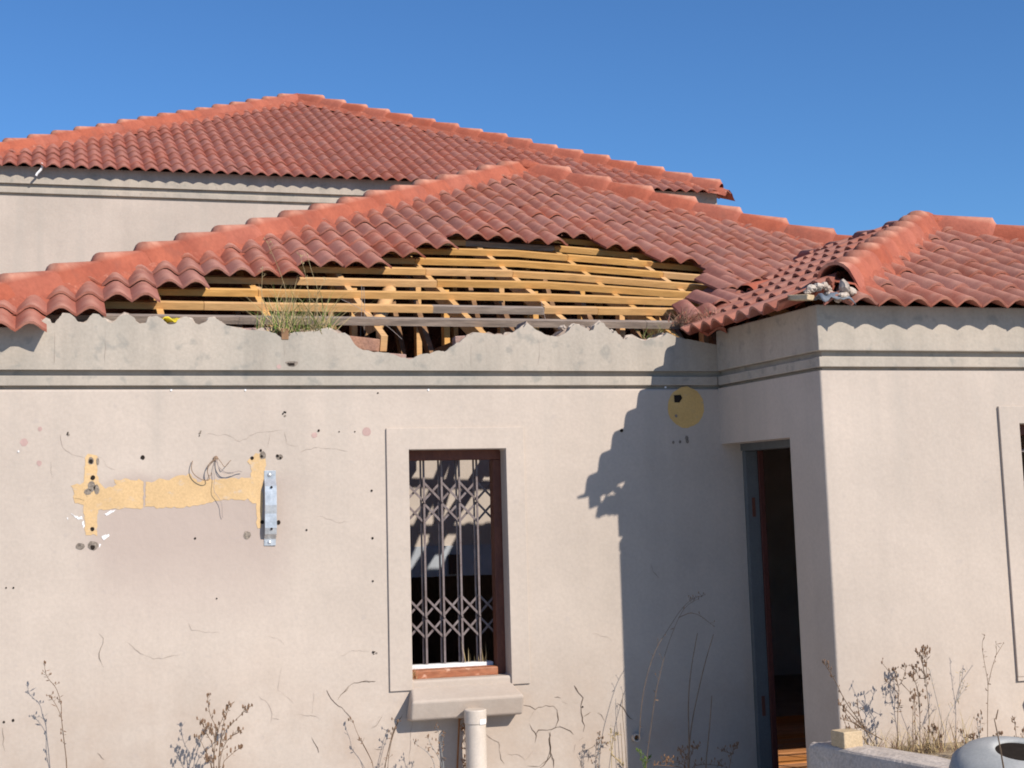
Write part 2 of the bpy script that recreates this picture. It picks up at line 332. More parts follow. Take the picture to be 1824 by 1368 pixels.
# ------------------------------------------------------------------ dimensions of the place (metres)
FY = 7.948                      # face of the front wall
WX, WY = 3.8215, 6.762          # wing: left face, front face
WXR = 7.38                      # wing right face
T = 0.22
Z_PAR, Z_B0, Z_B1 = 2.468, 2.385, 2.437   # parapet bottom, band bottom, band top
Z_WT = 2.366                    # top of plain wall
TAN = 0.422
ZE = EYE + 0.885                # roof plane height at main eave line
EAVE_Y = 7.83
WING_EY, WING_EX, WZE = WY-.12, WX-.12, EYE+0.918
RY, REY, RZE, RTAN = 16.7, 16.58, EYE+3.70, 0.468

def sag(X, Y):
    a = min(max(X-3.2-max(0, Y-10.2)*.35, 0), 2.7)
    s = min(max((Y-8.5)/.7, 0), 1); s = s*s*(3-2*s)
    return -.055*a*s

# ------------------------------------------------------------------ ground
def ground():
    v = []; f = []; n = 40
    rad = [0, 2, 4, 6, 8, 10, 13, 17, 22, 30, 45, 80, 200, 600, 2000, 5000]
    for r in rad:
        for k in range(n):
            a = 2*math.pi*k/n; x = 3+r*math.cos(a); y = 6+r*math.sin(a)
            z = -.05 + (0.05*mnoise.noise(Vector((x*.4, y*.4, 0))) if r > 0 and y < 6 and r < 100 else 0) - (.03 if r < 30 else 0)
            v.append((x, y, z))
    for i in range(len(rad)-1):
        for k in range(n): f.append((i*n+k, (i+1)*n+k, (i+1)*n+(k+1) % n, i*n+(k+1) % n))
    o = link('ground', mesh('ground', v, f), 'ground', smooth=True); o['kind'] = 'structure'
ground()

# ------------------------------------------------------------------ the ruined house
house = empty('ruined_house', 'single storey beige plastered house with a torn open red tiled roof', 'house', (0, 0, 0))
# front wall with window opening
OX0, OX1, OZ0, OZ1 = 1.951, 2.503, 0.80, 2.031
fwl = grid_wall('front_wall', 'Y', FY, FY+T, [-.58, OX0, OX1, 4.04], [-.3, OZ0, OZ1, Z_WT], [(OX0, OX1, OZ0, OZ1)], 'plaster', house)
bevel(fwl, .012, 3)
box('groove_back', (-.58, FY+.036, Z_WT), (4.0, FY+T-.003, Z_PAR), 'parapet', house)
b = box('cornice_band', (-.58, FY+.001, Z_B0), (WX, FY+.0355, Z_B1), 'parapet', house); bevel(b, .004)
def px(*a): return [onY(x, y, FY) for x, y in a]
TOP = [(73.7, 570.7), (86, 570), (94.7, 576), (100, 575), (108.8, 561), (121, 556), (131.6, 563), (140, 575), (154, 574), (163, 559), (173, 558), (184, 567), (195, 575),
 (203.5, 574), (214, 563), (226, 559), (237, 563.7), (245.6, 577), (258, 577), (265, 565), (277, 562), (288, 566), (298, 578.6), (312, 578), (319, 567), (330, 562.5), (340, 567),
 (351, 579.6), (365, 574), (373.7, 564.7), (386, 567), (400, 578), (423, 584), (449, 588.4), (475.4, 588.4), (488, 593), (498, 599), (506, 602), (513, 600), (519, 593), (535, 591), (563, 591),
 (573.7, 585), (587.7, 586.7), (596.5, 591), (620, 594), (627, 610.7), (643, 620.6), (660, 627), (678, 628), (696, 630), (719, 638.7), (732, 638.7), (748.7, 632), (778, 626), (794.7, 625.5),
 (804.6, 617), (824, 607), (837.5, 592.6), (867, 594), (890, 596), (900, 598), (910.5, 594), (930, 583.5), (940, 576), (951, 582), (958, 590.5), (982.5, 601), (998, 599), (1012, 590.5), (1019, 578),
 (1026, 575.6), (1037, 582), (1049, 589), (1056, 589), (1061, 578), (1073, 574), (1082.5, 582), (1091, 596), (1096.5, 589), (1102, 596), (1113, 605), (1121, 597.5), (1149, 607), (1165, 602), (1181, 598), (1190, 592), (1200, 600), (1225, 604)]
tp = [(p.x, p.z) for p in px(*TOP)]
q_ = [tp[0]]
for a, b in zip(tp[:-1], tp[1:]): q_ += [(a[0]*.75+b[0]*.25, a[1]*.75+b[1]*.25), (a[0]*.25+b[0]*.75, a[1]*.25+b[1]*.75)]
tp = q_ + [tp[-1]]
def rough(pts, amp, step):
    out = []
    for (a, b) in zip(pts[:-1], pts[1:]):
        L_ = math.hypot(b[0]-a[0], b[1]-a[1]); n = max(1, int(L_/step))
        for i in range(n):
            t = i/n; out.append((a[0]+(b[0]-a[0])*t + random.uniform(-amp, amp)*.6, a[1]+(b[1]-a[1])*t + random.uniform(-amp, amp)))
    out.append(pts[-1]); return out
XB = onY(600, 600, FY).x
top_pl = rough([p for p in tp if p[0] < XB], .003, .02) + rough([p for p in tp if p[0] >= XB], .006, .016)
ends = lambda pts, e: [(-.58, 2.685-e), (-.12, 2.685-e)] + pts + [(WX+.02, 2.62-e)]
strip_wall('parapet', ends(top_pl, 0), Z_PAR, FY, FY+.028, 'parapet', house)
core = [(x, z + .005 + .020*mnoise.noise(Vector((x*16, 0, 3))) - (.012 if 1.62 < x < 2.3 else 0)) for x, z in tp]
core = rough(core, .008, .03)
strip_wall('wall_core', ends(core, .01), Z_PAR, FY+.0285, FY+.045, 'white_mortar', house)
core2 = [(x, z - .002 + .030*mnoise.noise(Vector((x*11, 5, 3)))) for x, z in tp]
core2 = rough([(x, z + (-.05 if 1.62 < x < 2.35 else .0)) for x, z in core2], .012, .025)
strip_wall('wall_core', ends(core2, .02), Z_PAR, FY+.0455, FY+T, 'core', house)
# broken bricks in the gap
def brick(a, b, m, rot=0):
    o = box('brick', (-.11, -.053, -.036), (.11, .053, .036), m, house, .006)
    o.location = a; o.rotation_euler = b
p = onY(638, 612, FY+.12); brick((p.x, p.y, p.z), (0.1, .08, .2), 'brick')
p = onY(833, 606, FY+.12); brick((p.x+.03, p.y, p.z-.012), (0, -.05, -.1), 'brick_pale')
p = onY(735, 640, FY+.12); brick((p.x, p.y, p.z-.03), (.05, -.03, .1), 'brick_pale')
p = onY(685, 634, FY+.12); brick((p.x, p.y, p.z-.022), (.05, .05, .1), 'brick_pale')
for (x, y) in ((455, 590), (560, 595), (880, 602), (975, 606), (1140, 611)):
    p = onY(x, y, FY+.14); brick((p.x, p.y, p.z-.02), (random.uniform(-.08, .08), random.uniform(-.06, .06), random.uniform(-.1, .1)), random.choice(('brick', 'brick_pale')))
def lump(name, c, r, m, parent, sz=(1, 1, .7), n=9, k=6):
    mb = MB(); c = Vector(c); big = r > .1
    if big: n, k = 20, 12
    mb.blob(c, r, sz, n, k)
    mb.v = [tuple(c + (Vector(q)-c)*(1 + .45*mnoise.noise(Vector(q)*(1.2/r)) + .15*mnoise.noise(Vector(q)*(4/r)))) for q in mb.v]
    return mb.build(name, m, parent, big)
for i in range(34):
    t = random.choice(tp[60:]); lump('mortar_lump', (t[0]+random.uniform(-.05, .05), FY+random.uniform(.05, .19), t[1]-.004+random.uniform(-.01, .006)), random.uniform(.010, .026), random.choice(('core', 'white_mortar', 'core')), house)

# wing walls
DX0, DX1, DZ = 7.115, FY, 2.042           # door opening in Y, top
PX0, PX1, PZ0, PZ1 = 4.975, 6.52, 0.80, 2.085   # wing window opening
wl = grid_wall('wing_front_wall', 'Y', WY, WY+T, [WX, PX0, PX1, WXR], [-.3, PZ0, PZ1, Z_WT], [(PX0, PX1, PZ0, PZ1)], 'plaster', house)
bm = bmesh.new(); bm.from_mesh(wl.data)
es = [e for e in bm.edges if all(abs(q.co.x-WX) < 1e-4 and abs(q.co.y-WY) < 1e-4 for q in e.verts)]
bmesh.ops.bevel(bm, geom=es, offset=.012, segments=3, affect='EDGES', profile=.5); bm.to_mesh(wl.data); bm.free()
sd = grid_wall('wing_side_wall', 'X', WX, WX+T, [WY+T, DX0, FY], [-.3, DZ, Z_WT], [(DX0, FY, -.3, DZ)], 'plaster', house)
def ring_wall(name, dy, z0, z1, th, m, bev=0):
    """L shaped course along wing side and wing front; dy = set back of its face"""
    x0, y0 = WX+dy, WY+dy
    o2 = [(x0, FY+dy if dy else FY), (x0, y0), (WXR, y0), (WXR, y0+th), (x0+th, y0+th), (x0+th, FY+dy if dy else FY)]
    v = [(x, y, z) for z in (z0, z1) for x, y in o2]; n = 6
    f = [(5, 4, 1, 0), (4, 3, 2, 1), (6, 7, 10, 11), (7, 8, 9, 10)] + [(i, (i+1) % n, n+(i+1) % n, n+i) for i in range(n)]
    me = mesh(name, v, f); bm = bmesh.new(); bm.from_mesh(me); bmesh.ops.recalc_face_normals(bm, faces=bm.faces); bm.to_mesh(me); bm.free()
    o = link(name, me, m, house)
    if bev: bevel(o, bev)
    return o
ring_wall('groove_back', .036, Z_WT, Z_PAR, .18, 'parapet')
ring_wall('cornice_band', .001, Z_B0, Z_B1, .0345, 'parapet', .004)
ring_wall('parapet', 0, Z_PAR, 2.705, T, 'parapet', .006)
box('wing_right_wall', (WXR-T, WY+T, -.3), (WXR-.001, 12.5, 2.70), 'plaster', house)
# window surrounds: thin raised plaster frames
def surround(pts_out, pts_in, y0, th, name='window_surround'):
    n = len(pts_out); v = []
    for y in (y0-th, y0+.01):
        v += [(a, y, b) for a, b in pts_out] + [(a, y, b) for a, b in pts_in]
    f = []
    for i in range(n-1):
        f.append((i, i+1, n+i+1, n+i))
        f.append((i, 2*n+i, 2*n+i+1, i+1)); f.append((n+i+1, 3*n+i+1, 3*n+i, n+i))
    f += [(0, n, 3*n, 2*n), (n-1, 3*n-1, 4*n-1, 2*n-1)]
    me = mesh(name, v, f); bm = bmesh.new(); bm.from_mesh(me); bmesh.ops.recalc_face_normals(bm, faces=bm.faces); bm.to_mesh(me); bm.free()
    return bevel(link(name, me, 'plaster', house), .003)
SX0, SX1, ST, SB = 1.824, 2.612, 2.151, .752
surround([(SX0, SB), (SX0, ST), (SX1, ST), (SX1, SB)], [(OX0-.002, SB), (OX0-.002, OZ1+.002), (OX1+.002, OZ1+.002), (OX1+.002, SB)], FY, .012)
surround([(4.852, .79), (4.852, 2.178), (6.65, 2.178), (6.65, .79)], [(PX0-.002, .79), (PX0-.002, PZ1+.002), (PX1+.002, PZ1+.002), (PX1+.002, .79)], WY, .014)
box('surround_foot', (4.852, WY-.0137, .77), (6.65, WY+.005, .789), 'plaster', house)
# sill of the front window
def sill(x0, x1, y0, z_in, z_out, z_bot, dep, name='window_sill'):
    v = []
    for x, s in ((x0, 1), (x1, -1)):
        xo = x - s*.022
        v += [(x + s*.03, y0+.14, z_in), (xo, y0-dep, z_out), (xo, y0-dep*.72, z_bot), (xo, y0+.02, z_bot-.012), (x+s*.03, y0+.14, z_bot)]
    f = [(0, 1, 6, 5), (1, 2, 7, 6), (2, 3, 8, 7), (3, 4, 9, 8), (4, 0, 5, 9), (4, 3, 2, 1, 0), (5, 6, 7, 8, 9)]
    me = mesh(name, v, f); bm = bmesh.new(); bm.from_mesh(me)
    bmesh.ops.triangulate(bm, faces=[q for q in bm.faces if len(q.verts) == 5]); bmesh.ops.recalc_face_normals(bm, faces=bm.faces); bm.to_mesh(me); bm.free()
    return bevel(link(name, me, 'plaster', house), .014, 3, 35)
sill(1.935, 2.515, FY, .822, .708, .604, .135)
sill(4.95, 6.55, WY, .82, .735, .65, .11)
# timber frame
def frame(x0, x1, z0, z1, y, name, mull=()):
    fr = part_empty(name, house)
    box('head', (x0-.005, y, z1-.055), (x1+.005, y+.07, z1+.01), 'frame', fr, .004)
    box('jamb', (x0-.005, y+.001, z0), (x0+.014, y+.069, z1-.056), 'frame', fr, .004)
    box('jamb', (x1-.048, y+.001, z0), (x1+.006, y+.069, z1-.056), 'frame', fr, .004)
    o = box('bottom_rail', (x0-.005, y-.02, z0-.005), (x1-.05, y+.065, z0+.045), 'frame_sill', fr, .008)
    return fr
fr1 = frame(OX0, OX1, .80, OZ1, FY+.085, 'window_frame')
box('inner_ledge', (OX0+.002, FY+.155, .80), (OX1-.05, FY+T-.002, .862), 'whitep', house, .004)
fr2 = frame(PX0, PX1, .80, PZ1, WY+.085, 'window_frame')
# folding security gate behind the frame
gate = part_empty('security_gate', house)
gy = FY+.185
gx0 = onY(757, 1000, gy).x; pitch = (onY(852, 1000, gy).x - gx0)/3
zt, zb = 2.02, .83
gbars = [gx0 + pitch*i for i in range(-1, 5)]
for i, x in enumerate(gbars):
    mb = MB()
    if i < 5:
        mb.bar((x, gy-.004, zb), (x, gy-.004, zt), .011, .007, (0, 1, 0)); mb.bar((x-.013, gy+.016, zb), (x-.013, gy+.016, zt), .010, .005, (0, 1, 0))
        mb.build('bar', 'gate', gate)
    else:
        mb.box((x-.012, gy-.01, zb), (x+.022, gy+.03, zt)); mb.build('stile', 'gate', gate)
za = [onY(800, 858, gy).z, onY(800, 1062, gy).z]
for z0 in za:
    for i in range(5):
        x0, x1 = gbars[i], gbars[i+1]
        for c in range(2):
            zt1 = z0 - c*.118; zb1 = zt1 - .106
            mb = MB(); mb.bar((x0, gy+.004, zt1), (x1, gy+.004, zb1), .012, .004, (0, 1, 0)); mb.build('lattice_strip', 'gate', gate)
            mb = MB(); mb.bar((x1, gy+.013, zt1), (x0, gy+.013, zb1), .012, .004, (0, 1, 0)); mb.build('lattice_strip', 'gate', gate)
        mb = MB(); mb.blob((x0, gy-.01, z0-.112), .007); mb.build('rivet', 'gate', gate)
# wing window burglar bars (they draw the dark lines on the floor)
wg = part_empty('burglar_bars', house)
for i in range(7):
    mb = MB(); z = .93+i*.17; mb.bar((PX0+.03, WY+.17, z), (PX1-.04, WY+.17, z), .016, .016); mb.build('bar', 'gate', wg)
for i in range(4):
    mb = MB(); x = PX0+.2+i*.38; mb.bar((x, WY+.187, .86), (x, WY+.187, 2.03), .014, .014, (0, 1, 0)); mb.build('bar', 'gate', wg)

# doorway: frame in the recess
door = part_empty('door_frame', house)
box('jamb', (3.955, FY-.035, 0), (4.035, FY+.10, 2.0), 'jamb', door, .004)
box('jamb', (3.945, DX0-.01, 0), (4.045, DX0+.045, 2.0), 'jamb', door, .004)
box('head', (3.945, DX0-.01, 2.0005), (4.045, FY+.10, 2.10), 'jamb', door, .004)
box('stop', (4.0355, FY-.042, 0), (4.07, FY+.06, 2.0), 'door_edge', door, .004)
box('hinge', (3.985, FY-.0375, .50), (4.005, FY-.0351, .61), 'frame', door)
box('hinge', (3.985, FY-.0375, 1.62), (4.005, FY-.0351, 1.73), 'frame', door)
box('threshold', (WX+.02, DX0+.02, -.05), (4.2, FY-.06, .045), 'concrete', door, .008)

# inside: floors, partitions
box('room_floor', (-.4, 8.165, -.2), (4.04, 16.5, .02), 'slab', house)
fl = part_empty('wing_floor', house)
box('screed', (4.0405, WY+T, -.2), (WXR-T, 13.2, .03), 'slab', fl)
y = 8.2
while y < 10.6:
    bw = .088; box('floor_board', (4.0415, y, .031), (5.9, y+bw-.004, .052+random.uniform(0, .004)), 'floor', fl, .002); y += bw
# partition facing the window, with a pale band over a dark opening
PYY = 10.62
PT = onY(800, 972, PYY).z; PB = onY(800, 1026, PYY).z
grid_wall('partition', 'Y', PYY, PYY+.12, [-.4, .4, 3.95, 4.04], [-.1, PB, PT, 2.62], [(.4, 3.95, -.1, PB), (-.4, 4.04, PB, PT)], 'inner', house)
grid_wall('partition_band', 'Y', PYY-.02, PYY+.12, [-.4, 4.04], [PB, PT], [], 'band_inner', house)
p = onY(808, 1005, PYY-.02); box('socket', (p.x-.04, PYY-.045, p.z-.07), (p.x+.04, PYY-.021, p.z+.07), 'under', house)
box('left_wall', (-.58, FY+T, -.3), (-.36, 16.6, 2.60), 'plaster', house)
box('cross_wall', (4.045, 8.17, -.1), (4.16, 8.25, 2.60), 'inner', house)
box('back_wall', (-.36, 16.3, -.3), (9.1, 16.5, 2.6), 'inner', house)
box('inner_wall', (3.93, 10.75, -.1), (4.04, 16.29, 2.6), 'inner', house)
box('rear_partition', (4.0405, 13.2, -.1), (WXR-T, 13.32, 2.6), 'inner', house)
box('ceiling', (WX+T+.002, WY+T+.002, 2.56), (WXR-T-.003, 12.4, 2.60), 'inner', house)
box('right_wall', (8.9, 8.0, -.3), (9.1, 16.29, 2.6), 'plaster', house)
box('right_front_wall', (WXR, FY, -.3), (8.899, FY+T, 2.64), 'plaster', house)

# ------------------------------------------------------------------ roof tiles
COVER, TLEN, TH = 0.305, 0.435, 0.015
def tile_profile(x, h=.046):
    return h*abs(math.sin(math.pi*x/(COVER/2)))**1.3
TLIFT = .027
def tile_mesh(name, nseg, length, chip=None):
    W_ = COVER + .004; n = 2*nseg; v = []; rows = [0, length]
    xs = [W_*i/n for i in range(n+1)]
    tailx = []
    for r, yv in enumerate(rows):
        for x in xs:
            z = tile_profile(min(x, COVER)) + TLIFT*(1-yv/length)
            yy = yv
            if chip and r == 0: yy += chip*max(0, mnoise.noise(Vector((x*18, chip*50, 1)))*1.6)
            v.append((x, yy, z)); 
        for x in xs:
            z = tile_profile(min(x, COVER)) + TLIFT*(1-yv/length) - TH
            v.append((x, v[len(v)-n-1][1], z))
    m = n+1; f = []
    for i in range(n):
        f.append((i, i+1, 2*m+i+1, 2*m+i))              # top
        f.append((m+i, 3*m+i, 3*m+i+1, m+i+1))          # bottom
        f.append((i, m+i, m+i+1, i+1))                  # tail
        f.append((2*m+i, 2*m+i+1, 3*m+i+1, 3*m+i))      # head
    f += [(0, 2*m, 3*m, m), (n, m+n, 3*m+n, 2*m+n)]
    me = mesh(name, v, f)
    for i, p in enumerate(me.polygons): p.use_smooth = True
    me.set_sharp_from_angle(angle=R(50))
    return me
def clip_mesh(src, mw, cuts):
    bm = bmesh.new(); bm.from_mesh(src); inv = mw.inverted(); nm = mw.to_3x3().transposed()
    for (P, n) in cuts:
        lp = inv @ P; ln = (nm @ n).normalized()
        bmesh.ops.bisect_plane(bm, geom=bm.verts[:]+bm.edges[:]+bm.faces[:], plane_co=lp, plane_no=ln, clear_inner=True)
        if not bm.verts: bm.free(); return None
    me = bpy.data.meshes.new(src.name); bm.to_mesh(me); bm.free()
    for mm in src.materials: me.materials.append(mm)
    return me
class Plane:
    def __init__(s, O, U, up2, tan):
        s.O = Vector(O); s.U = Vector(U).normalized(); h = Vector(up2).normalized()
        s.V = (h + Vector((0, 0, tan))).normalized(); s.N = s.U.cross(s.V)
        if s.N.z < 0: s.N = -s.N
    def at(s, u, v, n=0): return s.O + s.U*u + s.V*v + s.N*n
def lay_tiles(pl, meshes, gauge, phase, j0, j1, rows, keep, cuts, parent, name='tile', sagf=None, joined=None, jit=.007):
    """cuts: [(point, normal)] keep the side the normal points to"""
    cnt = 0; acc = MB() if joined else None
    for k in range(rows):
        for j in range(j0, j1):
            u = phase + j*COVER; v = k*gauge
            kk = keep(k, u, j) if keep else True
            if not kk: continue
            cor = [pl.at(u+a, v+b2) for a in (0, COVER) for b2 in (0, TLEN)]
            act = []; dead = False
            for (P, n) in cuts:
                ds = [(c-P).dot(n) for c in cor]
                if max(ds) <= .01: dead = True; break
                if min(ds) < -.001: act.append((P, n))
            if dead: continue
            U, V, N = pl.U.copy(), pl.V.copy(), pl.N.copy(); o = pl.at(u, v)
            if sagf:
                c = pl.at(u+COVER/2, v+TLEN/2); s0 = sagf(c.x, c.y); e = .15
                o = o + Vector((0, 0, sagf(o.x, o.y)))
                U = (U + Vector((0, 0, (sagf(c.x+U.x*e, c.y+U.y*e)-s0)/e))).normalized(); V = (V + Vector((0, 0, (sagf(c.x+V.x*e, c.y+V.y*e)-s0)/e))).normalized()
                N = U.cross(V); N = N if N.z > 0 else -N
            if isinstance(kk, tuple):                      # dislodged: (du, dv, dn, yaw, roll)
                o = o + U*kk[0] + V*kk[1] + N*kk[2]
                q = Matrix.Rotation(kk[3], 3, N) @ Matrix.Rotation(kk[4], 3, V); U = q @ U; V = q @ V; N = q @ N
            else:
                o = o + V*(random.uniform(-jit, jit) - (random.uniform(.01, .03) if random.random() < .06 else 0)) + N*random.uniform(0, jit*.8)
                q = Matrix.Rotation(random.uniform(-.014, .014), 3, N) @ Matrix.Rotation(random.uniform(-.012, .012), 3, V); U = q @ U; V = q @ V
            mw = Matrix(((U.x, V.x, N.x, o.x), (U.y, V.y, N.y, o.y), (U.z, V.z, N.z, o.z), (0, 0, 0, 1)))
            me = tchip if (not joined and sagf and random.random() < .10) else random.choice(meshes)
            if act:
                me = clip_mesh(me, mw, act)
                if me is None or not me.polygons: continue
            if joined: acc.add([mw @ q2.co for q2 in me.vertices], [tuple(p.vertices) for p in me.polygons])
            else:
                ob = bpy.data.objects.new(name, me); COL.objects.link(ob); ob.matrix_world = mw; ob.parent = parent
            cnt += 1
    if joined:
        o = acc.build(joined, meshes[0].materials[0], parent, True); o.data.set_sharp_from_angle(angle=R(50)); o['kind'] = 'stuff'
    return cnt
tm = [tile_mesh('tile', 7, TLEN), tile_mesh('tile', 7, TLEN), tile_mesh('tile', 7, TLEN, .012), tile_mesh('tile', 7, TLEN)]
for q in tm: q.materials.append(M['tile'])
tchip = tile_mesh('tile', 9, TLEN, .05); tchip.materials.append(M['tile'])
tr = [tile_mesh('tile', 5, TLEN)]; tr[0].materials.append(M['tile_rear'])
tlow = [tile_mesh('tile', 4, TLEN)]; tlow[0].materials.append(M['tile'])

G = .305
roof = part_empty('main_roof', house)
LX, AX, AY = -.70, 4.27, 12.80
mp = Plane((LX, EAVE_Y, ZE), (1, 0, 0), (0, 1, 0), TAN)
s2 = math.sqrt(.5)
hipL = (Vector((LX, EAVE_Y, 0)), Vector((s2, -s2, 0)))        # keep front side of left hip
hipR = (Vector((AX, AY, 0)), Vector((-s2, -s2, 0)))
valley = (Vector((WING_EX+.16, EAVE_Y, 0)), Vector((-s2, s2, 0)))
ph = .03 - LX
HOLE = {0: (.03, 3.55), 1: (.335, 3.62), 2: (.64, 3.86), 3: (.945, 4.12), 4: (1.555, 4.28), 5: (2.165, 4.50), 6: (2.47, 4.62), 7: (2.775, 4.32), 8: (3.69, 4.02)}
def keep_main(k, u, j):
    X0 = u + LX
    if k in HOLE:
        a, b2 = HOLE[k]
        if X0 + COVER <= a + .02: return True
        if X0 >= b2 - (.03 if k < 6 else .10):
            if k <= 5 and X0 < b2 + .45: return (random.uniform(-.06, .05), random.uniform(-.06, .07), random.uniform(.0, .03), random.uniform(-.24, .04), random.uniform(-.12, .12))
            return True
        return False
    return True
n1 = lay_tiles(mp, tm, G, ph, -8, 34, 18, keep_main, [hipL, hipR, valley], roof, sagf=sag)
# hidden slopes of the main roof, joined
pl2 = Plane((LX, 16.69, ZE), (0, -1, 0), (1, 0, 0), TAN)
lay_tiles(pl2, tlow, G, 0, 0, 31, 18, None, [(Vector((LX, EAVE_Y, 0)), Vector((-s2, s2, 0))), (Vector((AX, AY, 0)), Vector((-s2, -s2, 0)))], roof, joined='left_tile_slope')
pl3 = Plane((9.24, EAVE_Y, ZE), (0, 1, 0), (-1, 0, 0), TAN)
lay_tiles(pl3, tlow, G, 0, 0, 30, 18, None, [(Vector((AX, AY, 0)), Vector((s2, s2, 0))), (Vector((AX, AY, 0)), Vector((s2, -s2, 0)))], roof, joined='right_tile_slope', sagf=lambda X, Y: sag(X, Y) if X < 7 else sag(7, Y))
pl4 = Plane((9.24, 17.77, ZE), (-1, 0, 0), (0, -1, 0), TAN)
lay_tiles(pl4, tlow, G, 0, 0, 33, 18, None, [(Vector((AX, AY, 0)), Vector((s2, s2, 0))), (Vector((AX, AY, 0)), Vector((-s2, s2, 0))), (Vector((0, 16.69, 0)), Vector((0, -1, 0)))], roof, joined='rear_tile_slope')
# battens
def rp(X, Y, n=0):
    return Vector((X, Y, ZE + TAN*(Y-EAVE_Y) + sag(X, Y))) + mp.N*n
def batten(k, xa, xb, m):
    Y = EAVE_Y + (.425 + k*G)*mp.V.y
    mb = MB(); nseg = max(1, int((xb-xa)/.35)); dz = random.uniform(-.004, .003)
    prev = None; hw, hh = .022, .020
    rings = []
    for i in range(nseg+1):
        X = xa + (xb-xa)*i/nseg; c = rp(X, Y, -.030+dz+.002*mnoise.noise(Vector((X*2, k*3.3, 0))))
        rings.append([c + mp.V*a + mp.N*b2 for a, b2 in ((-hw, -hh), (hw, -hh), (hw, hh), (-hw, hh))])
    v = [q for g in rings for q in g]; f = []
    for i in range(nseg):
        for e in range(4): f.append((i*4+e, i*4+(e+1) % 4, (i+1)*4+(e+1) % 4, (i+1)*4+e))
    f += [(3, 2, 1, 0), tuple(nseg*4+e for e in range(4))]
    mb.add(v, f); o = mb.build('batten', m, roof)
    bm = bmesh.new(); bm.from_mesh(o.data); bmesh.ops.recalc_face_normals(bm, faces=bm.faces); bm.to_mesh(o.data); bm.free()
TR = [.65+.598*i for i in range(-1, 11)]
JO = {0: [3.5], 1: [.9, 3.3], 2: [1.25, 4.2], 3: [2.43, 4.24], 4: [2.43, 3.03], 5: [2.43, 4.24], 6: [2.43, 3.63], 7: [2.43, 3.63, 4.6], 8: [2.43, 3.63]}
GREY = {(0, 0): 1, (0, 1): 1, (1, 1): 1, (7, 1): 1}
for k in range(0, 15):
    Y = EAVE_Y + (.425 + k*G)*mp.V.y
    xa = max(LX + (Y-EAVE_Y) + .05, -.5); xb = min(WING_EX + (Y-EAVE_Y) - .12, AX + (AY-Y) - .05)
    if k > 8:
        if k > 12: continue
        batten(k, xa, xb, 'timber_dark'); continue
    pts = [xa] + [x for x in JO.get(k, []) if xa < x < xb] + [xb]
    for i, (a, b2) in enumerate(zip(pts[:-1], pts[1:])):
        if k == 1 and i == 1:
            batten(k, a, 2.25, 'timber'); batten(k, 2.2505, 2.95, 'timber_grey'); batten(k, 2.9505, b2-.002, 'timber'); continue
        if k == 7 and i == 1:
            batten(k, a, 2.95, 'timber'); batten(k, 2.9505, b2-.002, 'timber_grey'); continue
        if k == 8 and i == 1:
            batten(k, a, 2.85, 'timber'); batten(k, 2.8505, b2-.002, 'timber_grey'); continue
        batten(k, a, b2-.003, 'timber_grey' if (k, i) in GREY else 'timber')
# rafters with web posts and ties: one mesh each
for X in TR:
    if X > 6.2: continue
    ylim = min(EAVE_Y + (X-LX) if X < AX else AY-(X-AX), 12.7)
    Y0 = 8.02
    if ylim < 8.4: continue
    mb = MB(); q = [rp(X, Y0, -.05-.045), rp(X, min(9.2, ylim), -.05-.045)]
    mb.bar(q[0], q[1], .038, .09, mp.N)
    if ylim > 9.3: mb.bar(q[1], rp(X, ylim-.1, -.095), .038, .09, mp.N)
    mb.build('rafter', 'timber', roof)
    ymax = min(2*AY-ylim, 16.2)
    mb = MB(); mb.bar((X, 8.17, 2.66), (X, ymax, 2.66), .038, .11); mb.build('tie_beam', 'timber_dark', roof)
    for (Yp, dx) in ((9.08, 0.0), (9.80, .0), (11.0, 0)):
        if Yp < ylim - .2:
            q = rp(X, Yp, -.14); mb = MB(); mb.bar((X+.04+dx, Yp, 2.60), (X+.04+dx, Yp, q.z+.05), .036, .075, (0, 1, 0)); mb.build('web_post', 'timber', roof)
            if Yp < 10: mb = MB(); mb.bar((X-.04, Yp+.05, 2.65), (X-.04, Yp+.75, rp(X, Yp+.72, -.16).z), .034, .07); mb.build('web_brace', 'timber_dark', roof)
# loose pole standing in the gap, and a truss tail poking through the parapet
mb = MB(); mb.tube([onY(652, 626, 8.72), onY(672, 575, 8.90), onY(694, 516, 9.10)], .045, 9); mb.build('loose_pole', 'timber', roof, True)
p = onY(506, 590, FY+.03); box('rafter_tail', (p.x-.02, FY-.004, p.z-.05), (p.x+.02, FY+.22, p.z+.012), 'timber_dark', roof, .004)

